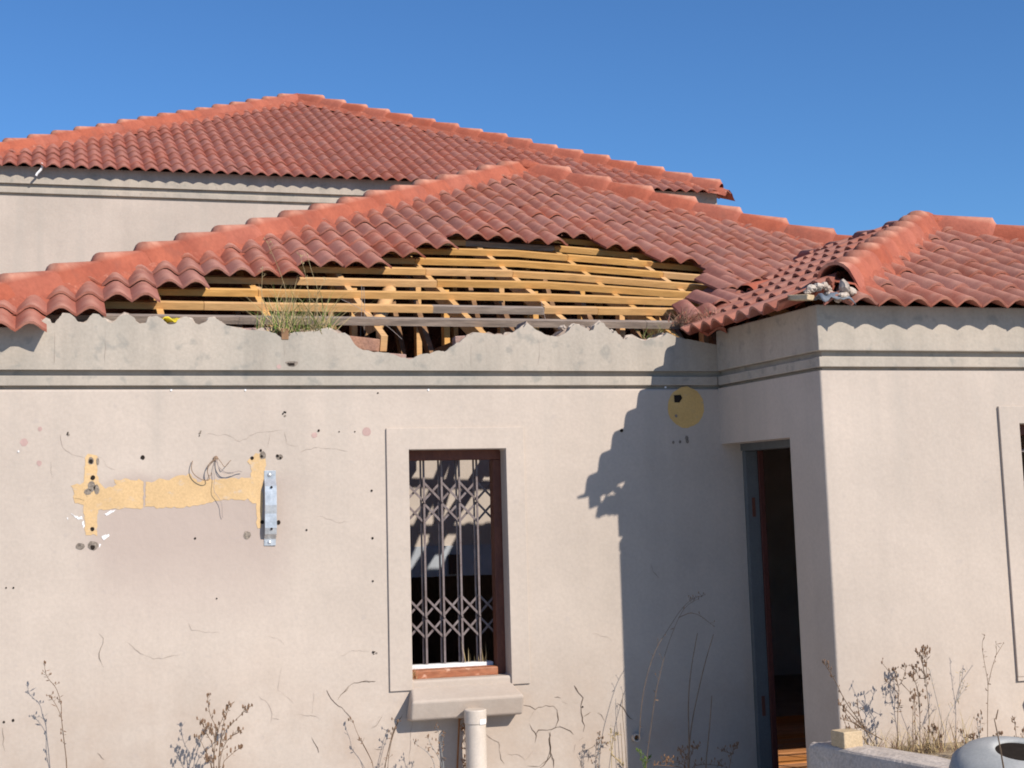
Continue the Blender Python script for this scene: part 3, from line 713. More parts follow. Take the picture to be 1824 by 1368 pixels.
# hips: ridge tiles bedded in painted mortar
def ridge_mesh(L_, w0=.118, h=.098, n=10, step=.052, closed=True):
    """half round ridge tile; its low end is pointed up with a fillet of painted mortar unless open"""
    v = []; m = n+1; rings = ([(-.050, .002, .985), (-.022, step*.5, 1.02)] if closed else []) + [(0, step, 1.06), (L_, 0, .97)]
    def prof(i):
        a = -1 + 2*i/n
        return math.copysign(abs(a)**.92, a), h*(1-abs(a)**2.2) - .055*abs(a)**3
    for s, lift, ws in rings:
        for i in range(m):
            y, z = prof(i); v.append((s, w0*y*ws, z + lift*(1 if abs(-1+2*i/n) < .8 else .75)))
    nr = len(rings)
    for s, lift, ws in (rings[0] if not closed else rings[2], rings[-1]):
        for i in range(m):
            y, z = prof(i); v.append((s + (.002 if s == 0 else -.002), w0*y*ws*.9, z + lift - .016))
    f = []
    for r in range(nr-1):
        for i in range(n): f.append((r*m+i, (r+1)*m+i, (r+1)*m+i+1, r*m+i+1))
    b0 = nr*m; e0 = (2 if closed else 0)*m
    for i in range(n):
        f.append((b0+i, b0+i+1, b0+m+i+1, b0+m+i))
        f.append(((nr-1)*m+i, b0+m+i, b0+m+i+1, (nr-1)*m+i+1))
        if not closed: f.append((e0+i, e0+i+1, b0+i+1, b0+i))
    me = mesh('ridge_tile', v, f); bm = bmesh.new(); bm.from_mesh(me); bmesh.ops.recalc_face_normals(bm, faces=bm.faces); bm.to_mesh(me); bm.free()
    for p in me.polygons: p.use_smooth = True
    me.set_sharp_from_angle(angle=R(48)); me.materials.append(M['ridge'])
    return me
RM = ridge_mesh(.42); RMS = ridge_mesh(.29, step=.046); RMO = ridge_mesh(.30, .120, .100, step=.048, closed=False)
def frame_mat(o, d):
    d = d.normalized(); y = Vector((0, 0, 1)).cross(d).normalized(); z = d.cross(y)
    return Matrix(((d.x, y.x, z.x, o.x), (d.y, y.y, z.y, o.y), (d.z, y.z, z.z, o.z), (0, 0, 0, 1)))
def hip(P0, P1, gauge, me, parent, sagf=None, drop=.298, wid=.215, lift=.018, start=None, seedv=0, first=None, mstart=0.0):
    """ridge tiles from P0 (low end) to P1 (apex) plus bedding strip"""
    P0 = Vector(P0); P1 = Vector(P1); L_ = (P1-P0).length; d = (P1-P0)/L_
    sg = lambda p: Vector((0, 0, sagf(p.x, p.y))) if sagf else Vector((0, 0, 0))
    s = start = (L_ % gauge) if start is None else start
    k0 = True
    while s < L_ - .20:
        a = P0 + d*s; b2 = P0 + d*min(s+gauge, L_+.05); a = a + sg(a); b2 = b2 + sg(b2)
        o = bpy.data.objects.new('ridge_tile', first if (first and k0) else me); COL.objects.link(o); k0 = False
        a2 = a + Vector((0, 0, lift + random.uniform(-.005, .005))); dd = (b2-a) + Vector((random.uniform(-.004, .004), random.uniform(-.004, .004), 0))
        o.matrix_world = frame_mat(a2, dd); o.parent = parent
        s += gauge
    side = Vector((0, 0, 1)).cross(d).normalized(); n = int(L_/.045); v = []; f = []
    prof = [(-1.0, None), (-.80, -.012), (-.62, .012), (-.48, .05), (0, .07), (.48, .05), (.62, .012), (.80, -.012), (1.0, None)]; m = len(prof)
    for i in range(n+1):
        s = mstart + (L_-mstart)*i/n; c = P0 + d*s; c = c + sg(c)
        wv = .5+.5*math.cos(2*math.pi*(s-start)/gauge)
        for (a, h) in prof:
            nn = mnoise.noise(Vector((s*6+seedv, a*3, 2.2))); n2 = mnoise.noise(Vector((s*22+seedv, a*9, 7.2)))
            dd = a*wid*(1 + (.14*nn + .05*n2 if abs(a) > .7 else 0))
            hh = -drop*abs(dd) + (.040 + .012*nn if h is None else 0) if h is None else h - .032 + .012*n2 + lift + (.018*wv if abs(a) < .85 else 0) + (-drop*abs(dd)*.35)
            if h is None: hh = -drop*abs(dd) + .022 + .014*nn
            v.append(c + side*dd + Vector((0, 0, hh)))
    for i in range(n):
        for k in range(m-1): f.append((i*m+k, i*m+k+1, (i+1)*m+k+1, (i+1)*m+k))
    me2 = mesh('hip_mortar', v, f); bm = bmesh.new(); bm.from_mesh(me2); bmesh.ops.recalc_face_normals(bm, faces=bm.faces)
    if sum(q.normal.z for q in bm.faces) < 0: bmesh.ops.reverse_faces(bm, faces=bm.faces)
    bm.to_mesh(me2); bm.free()
    o = link('hip_mortar', me2, 'ridge_mortar', parent, True); return o
AZ = ZE + TAN*(AY-EAVE_Y)
hip((LX, EAVE_Y, ZE-.0), (AX, AY, AZ-.0), .385, RM, roof)
hip((9.24, EAVE_Y, ZE-.0), (AX+.02, AY-.02, AZ-.0), .415, RM, roof, sagf=lambda X, Y: sag(min(X, 7), max(Y, 9.5)), seedv=5)
hip((LX, 17.77, ZE-.0), (AX, AY, AZ-.0), .40, RM, roof)
lump('apex_mortar', (AX+.02, AY-.03, AZ+.05), .125, 'ridge_mortar', roof, (1.2, 1.1, .55), 12, 8)

# wing roof
wr = part_empty('wing_roof', house)
HX = WING_EX + .09
WAX, WAY = 5.65, WING_EY + (5.65-HX); WAZ = WZE + TAN*(WAY-WING_EY)
RIDGE_END = 10.6
wf = Plane((WING_EX, WING_EY, WZE), (1, 0, 0), (0, 1, 0), TAN)
phw = (4.41 - WING_EX) % (COVER/2)
WR = 2*WAX - WING_EX
lay_tiles(wf, tm, G, phw-COVER, -1, 15, 8, lambda k, u, j: not (k == 0 and u+WING_EX < 3.55), [(Vector((3.80, 0, 0)), Vector((1, 0, 0))), (Vector((HX, WING_EY, 0)), Vector((s2, -s2, 0))), (Vector((WAX, WAY, 0)), Vector((-s2, -s2, 0)))], wr)
wlp = Plane((WING_EX-.085, RIDGE_END, WZE-.014), (0, -1, 0), (1, 0, 0), TAN)
def vcut_y(X): return EAVE_Y + (X-WING_EX)
def keep_wl(k, u, j):
    return True
lay_tiles(wlp, tm, G, (RIDGE_END-WING_EY) % COVER - COVER, 0, 15, 8, keep_wl, [(Vector((0, 6.74, 0)), Vector((0, 1, 0))), (Vector((HX, WING_EY, 0)), Vector((-s2, s2, 0))), (Vector((WING_EX-.02, EAVE_Y+.19, 0)), Vector((s2, -s2, 0))), (Vector((WAX, 0, 0)), Vector((-1, 0, 0)))], wr)
wrp = Plane((WR, WING_EY, WZE), (0, 1, 0), (-1, 0, 0), TAN)
lay_tiles(wrp, tlow, G, 0, 0, 15, 8, None, [(Vector((WAX, WAY, 0)), Vector((s2, s2, 0))), (Vector((WAX, 0, 0)), Vector((1, 0, 0)))], wr, joined='right_tile_slope')
hip((HX+.04, WING_EY+.04, WZE+TAN*.04+.012), (WAX, WAY, WAZ-.0), .245, RMS, wr, seedv=11, lift=.03, wid=.215, first=RMO, mstart=.2)
hip((WR, WING_EY, WZE-.0), (WAX, WAY, WAZ-.0), .40, RM, wr, seedv=17)
hip((WAX, RIDGE_END, WAZ-.02), (WAX, WAY, WAZ-.019), .40, RM, wr, seedv=23, drop=.422, wid=.17)
lump('apex_mortar', (WAX, WAY+.01, WAZ+.045), .12, 'ridge_mortar', wr, (1.1, 1.1, .6), 12, 8)
# open low end of the wing hip: rubble, mortar, torn membrane
c = Vector((HX+.08, WING_EY+.10, WZE+.05))
for i in range(9):
    lump('mortar_lump', c + Vector((random.uniform(-.06, .14), random.uniform(-.09, .10), random.uniform(-.01, .045))), random.uniform(.015, .036), random.choice(('white_mortar', 'white_mortar', 'core')), wr)
p = onY(1503, 513, WING_EY+.03); lump('mortar_lump', p, .045, 'white_mortar', wr, (.6, 1, .9))
for q_ in ((1446, 515, .03), (1457, 511, .032), (1468, 509, .024), (1438, 520, .02), (1475, 514, .022)):
    lump('mortar_lump', onY(q_[0], q_[1], WING_EY+.06), q_[2], 'white_mortar', wr)
p = onY(1500, 527, WING_EY+.0); lump('mortar_lump', p, .035, 'white_mortar', wr, (1.3, 1, .5))
p = onX(1424, 530, WING_EX); o = box('loose_batten', (-.02, -.06, -.014), (.045, .06, .014), 'block', wr, .004); o.location = p; o.rotation_euler = (.08, 0, .5)

# ------------------------------------------------------------------ taller house behind
rear = empty('rear_house', 'taller beige house behind with an intact red tiled hip roof', 'house', (0, 0, 0))
RLX, RAX = -1.05, 3.60
RAY = REY + (RAX-RLX); RAZ = RZE + RTAN*(RAY-REY); RRX = 2*RAX-RLX
def rgz(px_): return px_
RZ1, RZ2 = EYE+3.56, EYE+3.452
box('front_wall', (RLX+.12, RY, -.3), (RRX-.12, RY+.25, RZ2-.035), 'plaster', rear)
box('groove_back', (RLX+.12, RY+.04, RZ2-.035), (RRX-.12, RY+.249, RZ1), 'parapet', rear)
bevel(box('cornice_band', (RLX+.12, RY+.001, RZ2), (RRX-.12, RY+.0395, RZ1-.05), 'parapet', rear), .006)
box('parapet', (RLX+.12, RY, RZ1), (RRX-.12, RY+.25, EYE+3.75), 'parapet', rear)
box('side_wall', (RLX+.12, RY+.251, -.3), (RLX+.34, 2*RAY-REY-.2, EYE+3.74), 'plaster', rear)
box('side_wall', (RRX-.34, RY+.251, -.3), (RRX-.12, 2*RAY-REY-.2, EYE+3.74), 'plaster', rear)
box('rear_wall', (RLX+.341, 2*RAY-REY-.4, -.3), (RRX-.341, 2*RAY-REY-.2, EYE+3.74), 'plaster', rear)
rr = part_empty('roof', rear)
rpn = Plane((RLX, REY, RZE), (1, 0, 0), (0, 1, 0), RTAN)
RG = .30
lay_tiles(rpn, tr, RG, (-.275-RLX) % (COVER/2) - COVER, 0, 32, 18, None, [(Vector((RLX, REY, 0)), Vector((s2, -s2, 0))), (Vector((RAX, RAY, 0)), Vector((-s2, -s2, 0)))], rr)
for nm, O, U, H, c1, c2 in (('left_tile_slope', (RLX, 2*RAY-REY, RZE), (0, -1, 0), (1, 0, 0), (-s2, s2), (-s2, -s2)),
                            ('right_tile_slope', (RRX, REY, RZE), (0, 1, 0), (-1, 0, 0), (s2, s2), (s2, -s2)),
                            ('rear_tile_slope', (RRX, 2*RAY-REY, RZE), (-1, 0, 0), (0, -1, 0), (s2, s2), (-s2, s2))):
    lay_tiles(Plane(O, U, H, RTAN), tlow, RG, 0, 0, 31, 18, None, [(Vector((RAX, RAY, 0)), Vector((*c1, 0))), (Vector((RAX, RAY, 0)), Vector((*c2, 0)))], rr, joined=nm)
hip((RLX, REY, RZE+.01), (RAX, RAY, RAZ+.02), .395, RM, rr, drop=.33, seedv=31, wid=.22)
hip((RRX, REY, RZE+.01), (RAX+.03, RAY-.03, RAZ+.02), .395, RM, rr, drop=.33, seedv=37, wid=.22)
for q, sd2 in (((RLX, 2*RAY-REY), 41), ((RRX, 2*RAY-REY), 43)):
    hip((*q, RZE+.01), (RAX, RAY, RAZ+.02), .395, RM, rr, drop=.33, seedv=sd2, wid=.22)
lump('apex_mortar', (RAX, RAY-.02, RAZ+.07), .125, 'ridge_mortar', rr, (1.1, 1.1, .55), 12, 8)
# broken bit of plaster hanging under the eave
mb = MB(); pp = [onY(x, y, REY+.02) for x, y in ((73, 291), (76, 296), (72, 303), (66, 309), (64, 313))]; mb.tube(pp, .016, 5, .012); mb.build('hanging_strip', 'whitep', rear)

# ------------------------------------------------------------------ marks on the front wall (parts of the house)
def add_remnants(m, col, amt):
    t = m.node_tree; N = t.nodes; L = t.links; b = N['Principled BSDF']; src = b.inputs['Base Color'].links[0].from_socket
    g = N.new('ShaderNodeNewGeometry'); n = N.new('ShaderNodeTexNoise'); n.inputs['Scale'].default_value = 16; n.inputs['Detail'].default_value = 9; n.inputs['Roughness'].default_value = .72
    mp = N.new('ShaderNodeMapping'); mp.inputs['Scale'].default_value = (1, 1, 1.6); L.new(g.outputs['Position'], mp.inputs[0]); L.new(mp.outputs[0], n.inputs['Vector'])
    r = N.new('ShaderNodeMapRange'); r.inputs[1].default_value = .57; r.inputs[2].default_value = .66; r.inputs[4].default_value = amt; L.new(n.outputs[0], r.inputs[0])
    v = N.new('ShaderNodeMix'); v.data_type = 'RGBA'; L.new(r.outputs[0], v.inputs[0]); L.new(src, v.inputs[6]); v.inputs[7].default_value = (*col, 1); L.new(v.outputs[2], b.inputs['Base Color'])
add_remnants(M['ypaint'], (.50, .40, .30), .75); add_remnants(M['opaint'], (.42, .33, .24), .5)
def decal(name, pts, m, lift=.0015, amp=.0, step=.03, Y=FY):
    q = [onY(x, y, Y) for x, y in pts]; q2 = [(p.x, p.z) for p in q]
    if amp: q2 = rough(q2 + [q2[0]], amp, step)[:-1]
    v3 = [Vector((a, Y-lift, b2)) for a, b2 in q2]
    tri = tessellate_polygon([[Vector((a, b2, 0)) for a, b2 in q2]]); fs = []
    for t3 in tri:
        a, b2, c = (v3[i] for i in t3); nn = (b2-a).cross(c-a)
        if nn.length < 1e-9: continue
        fs.append(tuple(t3) if nn.y < 0 else tuple(t3[::-1]))
    return link(name, mesh(name, v3, fs), m, house)
def C2(x, y): return (60+x/5.7, 740+y/5.7)
def C3(x, y): return (300+x/5.7, 740+y/5.7)
decal('paint_patch', [C2(*p) for p in ((525, 410), (560, 402), (640, 408), (655, 470), (640, 560), (650, 640), (668, 700), (720, 740), (800, 735), (850, 700), (815, 655), (950, 648), (1100, 655), (1112, 690), (1116, 940), (1000, 945), (860, 945), (650, 955), (648, 1080), (640, 1215), (525, 1218), (520, 1080), (510, 960), (505, 905), (415, 890), (405, 800), (385, 705), (500, 690), (512, 560))], 'ypaint', amp=.007, step=.014)
decal('paint_patch', [C2(*p) for p in ((1128, 935), (1140, 680), (1280, 650), (1370, 650), (1480, 605), (1600, 600))] + [C3(*p) for p in ((250, 640), (300, 665), (420, 650), (620, 640), (830, 640), (845, 560), (830, 500), (805, 470), (820, 430), (880, 390), (930, 370), (960, 400), (990, 440), (985, 560), (970, 620), (950, 760), (960, 950), (945, 1150), (900, 1140), (890, 900), (800, 855), (700, 850), (500, 865), (360, 895), (300, 915), (150, 925), (0, 935))], 'ypaint', amp=.007, step=.014)
# round ochre patch where a lamp was
q = []
cc = (1221.5, 725.5)
for i in range(28):
    a = 2*math.pi*i/28; q.append((cc[0]+32.5*math.cos(a)*(1+.01*math.sin(3*a)), cc[1]+36.5*math.sin(a)))
decal('paint_disc', q, 'opaint', amp=.003, step=.012)
def hole(x, y, r, m='dark', ex=1.0, lift=.003, n=9, ring=None):
    pts = []
    k = random.uniform(0, 6)
    for i in range(n):
        a = 2*math.pi*i/n; rr_ = r*(1+.25*mnoise.noise(Vector((math.cos(a)*1.3+k, math.sin(a)*1.3, x))))
        pts.append((x+rr_*math.cos(a), y+rr_*ex*math.sin(a)))
    return decal('drill_hole', pts, m, lift)
def pit(x, y, r, ex=1.0): 
    o = hole(x, y, r, 'pit', ex, .0024); o.name = 'bare_patch'; return o
for (x, y, r) in ((162, 822, 3.8), (165.5, 851, 4.2), (164.5, 942.5, 3.8), (165, 975, 4.2), (254.5, 815, 4), (449, 816, 3.2), (464.5, 802.5, 2.4), (466, 813, 2.6), (494, 812, 2.6), (499.5, 816, 2.2),
                  (496, 930.5, 3.8), (467, 930, 3.5), (567.5, 767, 2.2), (662, 874, 2.0), (663.5, 958.5, 2.2), (664, 1035, 1.7), (546, 944, 1.8), (1107, 767, 3.0), (7, 1286, 2.2), (23.5, 1283, 2.4),
                  (347.5, 959, 2.0), (386, 1066, 1.5), (604, 769, 1.2), (632, 769, 1.2), (673, 700, 1.4), (24, 1047, 1.8), (11, 1047, 1.6), (1037.5, 1259, 1.6), (1480, 1027, 1.5)):
    hole(x, y, r, ex=1.05)
pit(162, 821, 5.5, 1.2); pit(163, 866, 6.5, 1.5); pit(172, 872, 5, 1.8); pit(156, 876, 7, .8); pit(440, 953, 6.5, 1.15); pit(468, 811, 6, 1.2); pit(498, 814, 6, .8); pit(166, 972, 10, .8); pit(143, 973, 8, .75); pit(174, 822, 3, 2.2)
for (x, y) in ((120.5, 772), (355.5, 772), (507.5, 737), (667, 1166)):
    for i in range(4):
        hole(x+random.uniform(-4, 4), y+random.uniform(-5, 5), random.uniform(1.0, 2.3), random.choice(('dark', 'pit')))
for (x, y, r) in ((71, 764, 4), (43, 788, 7), (70, 825, 5), (560, 775, 5), (653, 769, 8), (497, 653, 4)): 
    o = hole(x, y, r, 'pink', 1.0, .0011, 12); o.name = 'pink_stain'
for (x, y) in ((518, 647.5),):
    decal('drill_hole', [(508, 645), (513, 644), (520, 643.5), (530, 644), (530, 649), (524, 653), (514, 652)], 'pit', .002); decal('drill_hole', [(511, 647), (524, 646.5), (525, 651), (515, 651.5)], 'dark', .0032)
for pts in (((125, 914), (134, 918), (140, 922), (146, 920), (147, 925), (139, 925), (132, 920)), ((146, 931), (149, 926), (151, 938), (148, 940)), ((184, 915), (190, 914), (195, 910), (200, 909), (206, 907), (202, 912), (196, 916), (189, 918)), ((181, 956), (188, 953), (194, 951), (195, 955), (189, 959), (184, 962)), ((119, 922), (121, 922), (121, 926)), ((177, 969), (180, 969), (177, 976))):
    decal('paint_smear', pts, 'whitep', .0019, .003, .007)
for (x, y, r) in ((1209, 711, 6.0),): 
    decal('drill_hole', [(1200, 704), (1212, 703), (1215, 709), (1210, 717), (1201, 717)], 'dark', .0032)
hole(1204, 741, 2.5, 'pit', 1.2)
for (x, y) in ((1199, 788), (1211, 787), (1223, 780), (1224, 786)): hole(x, y, 3 if x > 1220 else 2.2, 'pit', 1.3)
# right wing marks
hole(1434, 1181, 3, 'dark', 1.4) if False else None

# cracks: ribbons traced along the plaster
def crack(pts, w, m='crack', lift=.0021, amp=.0045, Y=FY):
    q = [onY(x, y, Y) for x, y in pts]; q2 = rough([(p.x, p.z) for p in q], amp, .018)
    n = len(q2); v = []; f = []
    for i, (a, b2) in enumerate(q2):
        c0 = q2[max(i-1, 0)]; c1 = q2[min(i+1, n-1)]; dx, dz = c1[0]-c0[0], c1[1]-c0[1]; L_ = math.hypot(dx, dz) or 1
        ww = .62*w*(.25 + .9*abs(mnoise.noise(Vector((a*16, b2*16, w*900)))) *1.6) * (.25 if i in (0, n-1) else 1) / 2
        v += [(a - dz/L_*ww, Y-lift, b2 + dx/L_*ww), (a + dz/L_*ww, Y-lift, b2 - dx/L_*ww)]
    for i in range(n-1): f.append((2*i, 2*i+1, 2*i+3, 2*i+2))
    return link('crack', mesh('crack', v, f), m, house)
def K(ox, oy, s, *p): return [(ox+x/s, oy+y/s) for x, y in p]
S5 = 5.067
crack(K(320, 1100, S5, (1330, 660), (1365, 735), (1400, 770), (1460, 815), (1520, 870), (1560, 930)), .010)
crack(K(320, 1100, S5, (1430, 735), (1455, 690), (1520, 630), (1570, 590), (1680, 580), (1770, 575)), .008)
crack(K(640, 1100, S5, (0, 580), (60, 575), (150, 575)), .004)
crack(K(640, 1100, S5, (100, 1000), (150, 970), (180, 900), (210, 880)), .003, 'hair')
crack(K(640, 1100, S5, (395, 870), (340, 960), (300, 1050), (270, 1180), (225, 1358)), .009)
crack(K(640, 1100, S5, (480, 920), (465, 1030), (460, 1180), (450, 1358)), .004, 'hair')
crack(K(640, 1100, S5, (1460, 790), (1540, 800), (1590, 825), (1680, 795), (1750, 800), (1790, 840)), .010)
crack(K(640, 1100, S5, (1785, 840), (1795, 930), (1770, 990), (1730, 1010), (1620, 1020), (1590, 1060)), .010)
crack(K(640, 1100, S5, (1535, 960), (1560, 1010), (1600, 1060), (1585, 1130)), .010)
crack(K(640, 1100, S5, (1575, 1190), (1550, 1230), (1500, 1280), (1440, 1240), (1340, 1230)), .004, 'hair')
crack(K(640, 1100, S5, (1725, 1030), (1715, 1100), (1730, 1250), (1690, 1300), (1630, 1358)), .014)
crack(K(640, 1100, S5, (1730, 1250), (1750, 1300), (1752, 1358)), .010)
crack(K(640, 1100, S5, (1145, 1060), (1200, 1105), (1255, 1120), (1265, 1190), (1275, 1280), (1310, 1320)), .005)
crack(K(640, 1100, S5, (1520, 1340), (1570, 1350), (1630, 1345)), .008)
crack(K(960, 1100, S5, (320, 610), (335, 640), (360, 680), (395, 730), (375, 790), (385, 860), (395, 930), (410, 980), (400, 1030)), .011)
crack(K(960, 1100, S5, (400, 900), (435, 870), (470, 850)), .006)
crack(K(960, 1100, S5, (135, 720), (200, 728)), .006); crack(K(960, 1100, S5, (205, 755), (255, 780)), .006)
crack(K(960, 1100, S5, (525, 850), (560, 885), (590, 930)), .007)
crack(K(960, 1100, S5, (180, 985), (240, 1005), (280, 1020), (315, 1060)), .007)
crack(K(960, 1100, S5, (360, 1115), (400, 1080)), .008)
crack(K(960, 1100, S5, (365, 1215), (440, 1195), (490, 1170), (530, 1120)), .007)
crack(K(960, 1100, S5, (455, 1190), (440, 1310)), .005)
crack(K(960, 1100, S5, (700, 775), (760, 805), (800, 885), (850, 920)), .007)
crack(K(960, 1100, S5, (470, 140), (520, 148), (640, 190), (670, 240)), .003, 'hair')
crack(K(0, 1100, S5, (895, 150), (935, 190), (930, 230), (905, 280), (890, 370), (935, 450)), .005)
crack(K(0, 1100, S5, (1150, 215), (1270, 330), (1390, 370), (1500, 365), (1630, 325)), .0035, 'hair')
crack(K(0, 1100, S5, (18, 1000), (35, 1090), (25, 1150), (45, 1205)), .006)
crack(K(0, 1100, S5, (870, 1215), (940, 1285)), .004); crack(K(0, 1100, S5, (270, 1090), (210, 1170)), .003, 'hair')
crack(K(320, 1100, S5, (710, 705), (800, 775), (835, 860), (825, 940), (780, 980)), .0035, 'hair')
crack(K(320, 1100, S5, (835, 918), (900, 920)), .006); crack(K(320, 1100, S5, (1190, 1080), (1230, 1150), (1255, 1220)), .007)
crack(K(320, 1100, S5, (790, 160), (880, 190), (945, 250)), .003, 'hair'); crack(K(320, 1100, S5, (80, 40), (110, 110), (200, 130), (360, 130)), .003, 'hair')
crack(K(320, 1100, S5, (1060, 880), (1190, 882), (1270, 920)), .003, 'hair'); crack(K(320, 1100, S5, (1450, 345), (1560, 300), (1720, 300)), .0025, 'hair')
crack(K(320, 1100, S5, (920, 440), (885, 660), (980, 720), (1030, 780)), .0025, 'hair'); crack(K(320, 1100, S5, (1210, 680), (1195, 880)), .0025, 'hair')
crack(K(300, 740, 5.7, (1030, 190), (1010, 320)), .0025, 'hair'); crack(K(300, 740, 5.7, (380, 190), (600, 200), (720, 270), (900, 170), (1170, 150)), .0025, 'hair')
crack(K(300, 740, 5.7, (1180, 160), (1200, 290), (1330, 310)), .0025, 'hair'); crack(K(300, 740, 5.7, (1340, 370), (1480, 325), (1640, 330), (1824, 365)), .003, 'hair')
crack(K(300, 740, 5.7, (1480, 1050), (1540, 1020), (1700, 1085), (1824, 1080)), .003, 'hair')
crack(K(60, 740, 5.7, (270, 190), (290, 330), (420, 410), (520, 430)), .003, 'hair'); crack(K(60, 740, 5.7, (610, 400), (690, 430), (745, 520), (830, 550)), .003, 'hair')
crack(K(60, 740, 5.7, (412, 835), (515, 865)), .004); crack(K(60, 740, 5.7, (510, 740), (520, 800), (545, 830)), .005); crack(K(60, 740, 5.7, (1015, 900), (1065, 940)), .006)
crack(K(60, 740, 5.7, (1120, 660), (1116, 930)), .003, 'hair'); crack(K(60, 740, 5.7, (175, 480), (175, 570), (195, 625)), .004)
crack(K(640, 1100, S5, (1725, 1015), (1790, 985), (1824, 990)), .008); crack(K(640, 1100, S5, (1540, 920), (1545, 900), (1570, 850), (1600, 825)), .004, 'hair')
crack(K(960, 1100, S5, (90, 1030), (98, 1100), (100, 1200), (70, 1290), (0, 1345)), .012); crack(K(960, 1100, S5, (100, 1200), (130, 1290), (132, 1358)), .009)
crack(K(960, 1100, S5, (300, 762), (370, 765)), .003, 'hair'); crack(K(960, 1100, S5, (335, 1135), (315, 1215)), .004, 'hair'); crack(K(960, 1100, S5, (640, 970), (690, 988)), .005); crack(K(960, 1100, S5, (345, 1240), (370, 1290), (385, 1358)), .004)
crack(K(320, 1100, S5, (1530, 630), (1510, 660), (1460, 690)), .009); crack(K(320, 1100, S5, (1824, 890), (1780, 970), (1730, 1000)), .004); crack(K(640, 1100, S5, (130, 1180), (210, 1188)), .006)
crack([(1159, 1005), (1162, 1018), (1174, 1030)], .006); crack([(912, 1118), (925, 1116)], .003, 'hair'); crack([(905, 1022), (928, 1035), (925, 1012)], .003, 'hair')
for (x, y0, y1) in ((97, 590, 650), (187, 590, 652), (840, 610, 655), (508, 600, 640), (960, 605, 650)): crack([(x, y0), (x+random.uniform(-2, 2), (y0+y1)/2), (x-1, y1)], .003, 'hair')
for (x, y) in ((305, 695), (437, 695), (763, 694.5), (1185, 690), (33, 804)): 
    o = hole(x, y, 1.8, 'whitep', 1, .004); o.name = 'paint_smear'

# ------------------------------------------------------------------ things fixed to or standing by the wall
# galvanised bracket
def strap():
    t = empty('steel_bracket', 'bent galvanised steel bracket screwed upright to the front wall', 'bracket', onY(480, 905, FY))
    base = Vector(t.location); zs = [(838, .004), (853, .004), (857, .012), (866, .034), (900, .040), (915, .036), (940, .040), (951, .034), (957, .012), (960, .004), (972, .004)]
    v = []; f = []
    for (y, lf) in zs:
        p = onY(480, y, FY); wd = .031
        for s_ in (-1, 1):
            v.append(Vector((p.x + s_*wd + .002, FY-lf-.002*s_, p.z)) - base)
    for i in range(len(zs)-1): f.append((2*i, 2*i+1, 2*i+3, 2*i+2))
    o = link('strap', mesh('strap', v, f), 'zinc', t); sm = o.modifiers.new('thick', 'SOLIDIFY'); sm.thickness = .004; sm.offset = 0; bevel(o, .0015)
    v2 = []; f2 = []
    for (y, lf) in zs[2:9]:
        p = onY(480, y, FY)
        v2 += [Vector((p.x-.029, FY-lf, p.z))-base, Vector((p.x-.029, FY-.001, p.z))-base]
    for i in range(6): f2.append((2*i, 2*i+1, 2*i+3, 2*i+2))
    o = link('side_flange', mesh('side_flange', v2, f2), 'zinc', t); sm = o.modifiers.new('thick', 'SOLIDIFY'); sm.thickness = .003
    for (y, lf, m, r) in ((846, .006, 'zinc', .011), (966, .006, 'zinc', .010)):
        p = onY(479.5, y, FY) - base; mb = MB(); mb.blob((p.x, -lf-.001, p.z), r, (1, .5, 1), 8, 4); mb.build('screw', m, t)
    for (y, lf) in ((868, .0415), (942, .0455)):
        p = onY(481.5, y, FY) - base; mb = MB(); mb.add([(p.x+.007*math.cos(a*.785), -lf, p.z+.007*math.sin(a*.785)) for a in range(8)], [tuple(range(8))]); mb.build('bolt_hole', 'dark', t)
strap()
# wires out of the wall
t = empty('loose_wires', 'tangle of thin bare wires hanging out of a small hole in the front wall', 'wires', onY(384, 817, FY))
def wire(pts, r, m, dep=.012, name='wire'):
    mb = MB(); q = []
    for i, (x, y) in enumerate(pts): q.append(onY(x, y, FY-dep*math.sin(math.pi*(i+.3)/len(pts))-.004) - Vector(t.location))
    # smooth
    for _ in range(2):
        q2 = [q[0]]
        for a, b2 in zip(q[:-1], q[1:]): q2 += [a*.75+b2*.25, a*.25+b2*.75]
        q = q2+[q[-1]]
    mb.tube(q, r, 5); mb.build(name, m, t)
W3 = lambda *p: K(300, 740, 5.7, *p)
wire(W3((470, 440), (410, 490), (390, 560), (410, 620), (420, 650), (380, 665), (310, 640), (250, 590), (230, 530), (245, 460)), .0022, 'wire', .03)
wire(W3((470, 450), (400, 520), (395, 600), (430, 620), (435, 580)), .0016, 'wire', .03)
wire(W3((485, 440), (500, 510), (540, 550), (580, 580), (660, 580), (710, 560), (745, 572)), .0022, 'wire_grey', .03)
wire(W3((500, 430), (545, 490), (570, 530), (600, 490), (635, 455)), .0018, 'wire', .03)
wire(W3((480, 450), (520, 560), (580, 590), (660, 585)), .0014, 'wire_grey', .03)
wire(W3((475, 455), (455, 540), (470, 640), (455, 770), (510, 830), (545, 900), (545, 1000), (550, 1040)), .0014, 'wire_grey', .02)
mb = MB(); mb.blob((0, -.004, 0), .014, (1, .6, 1), 8, 5, .15); mb.build('plug', 'wire', t)

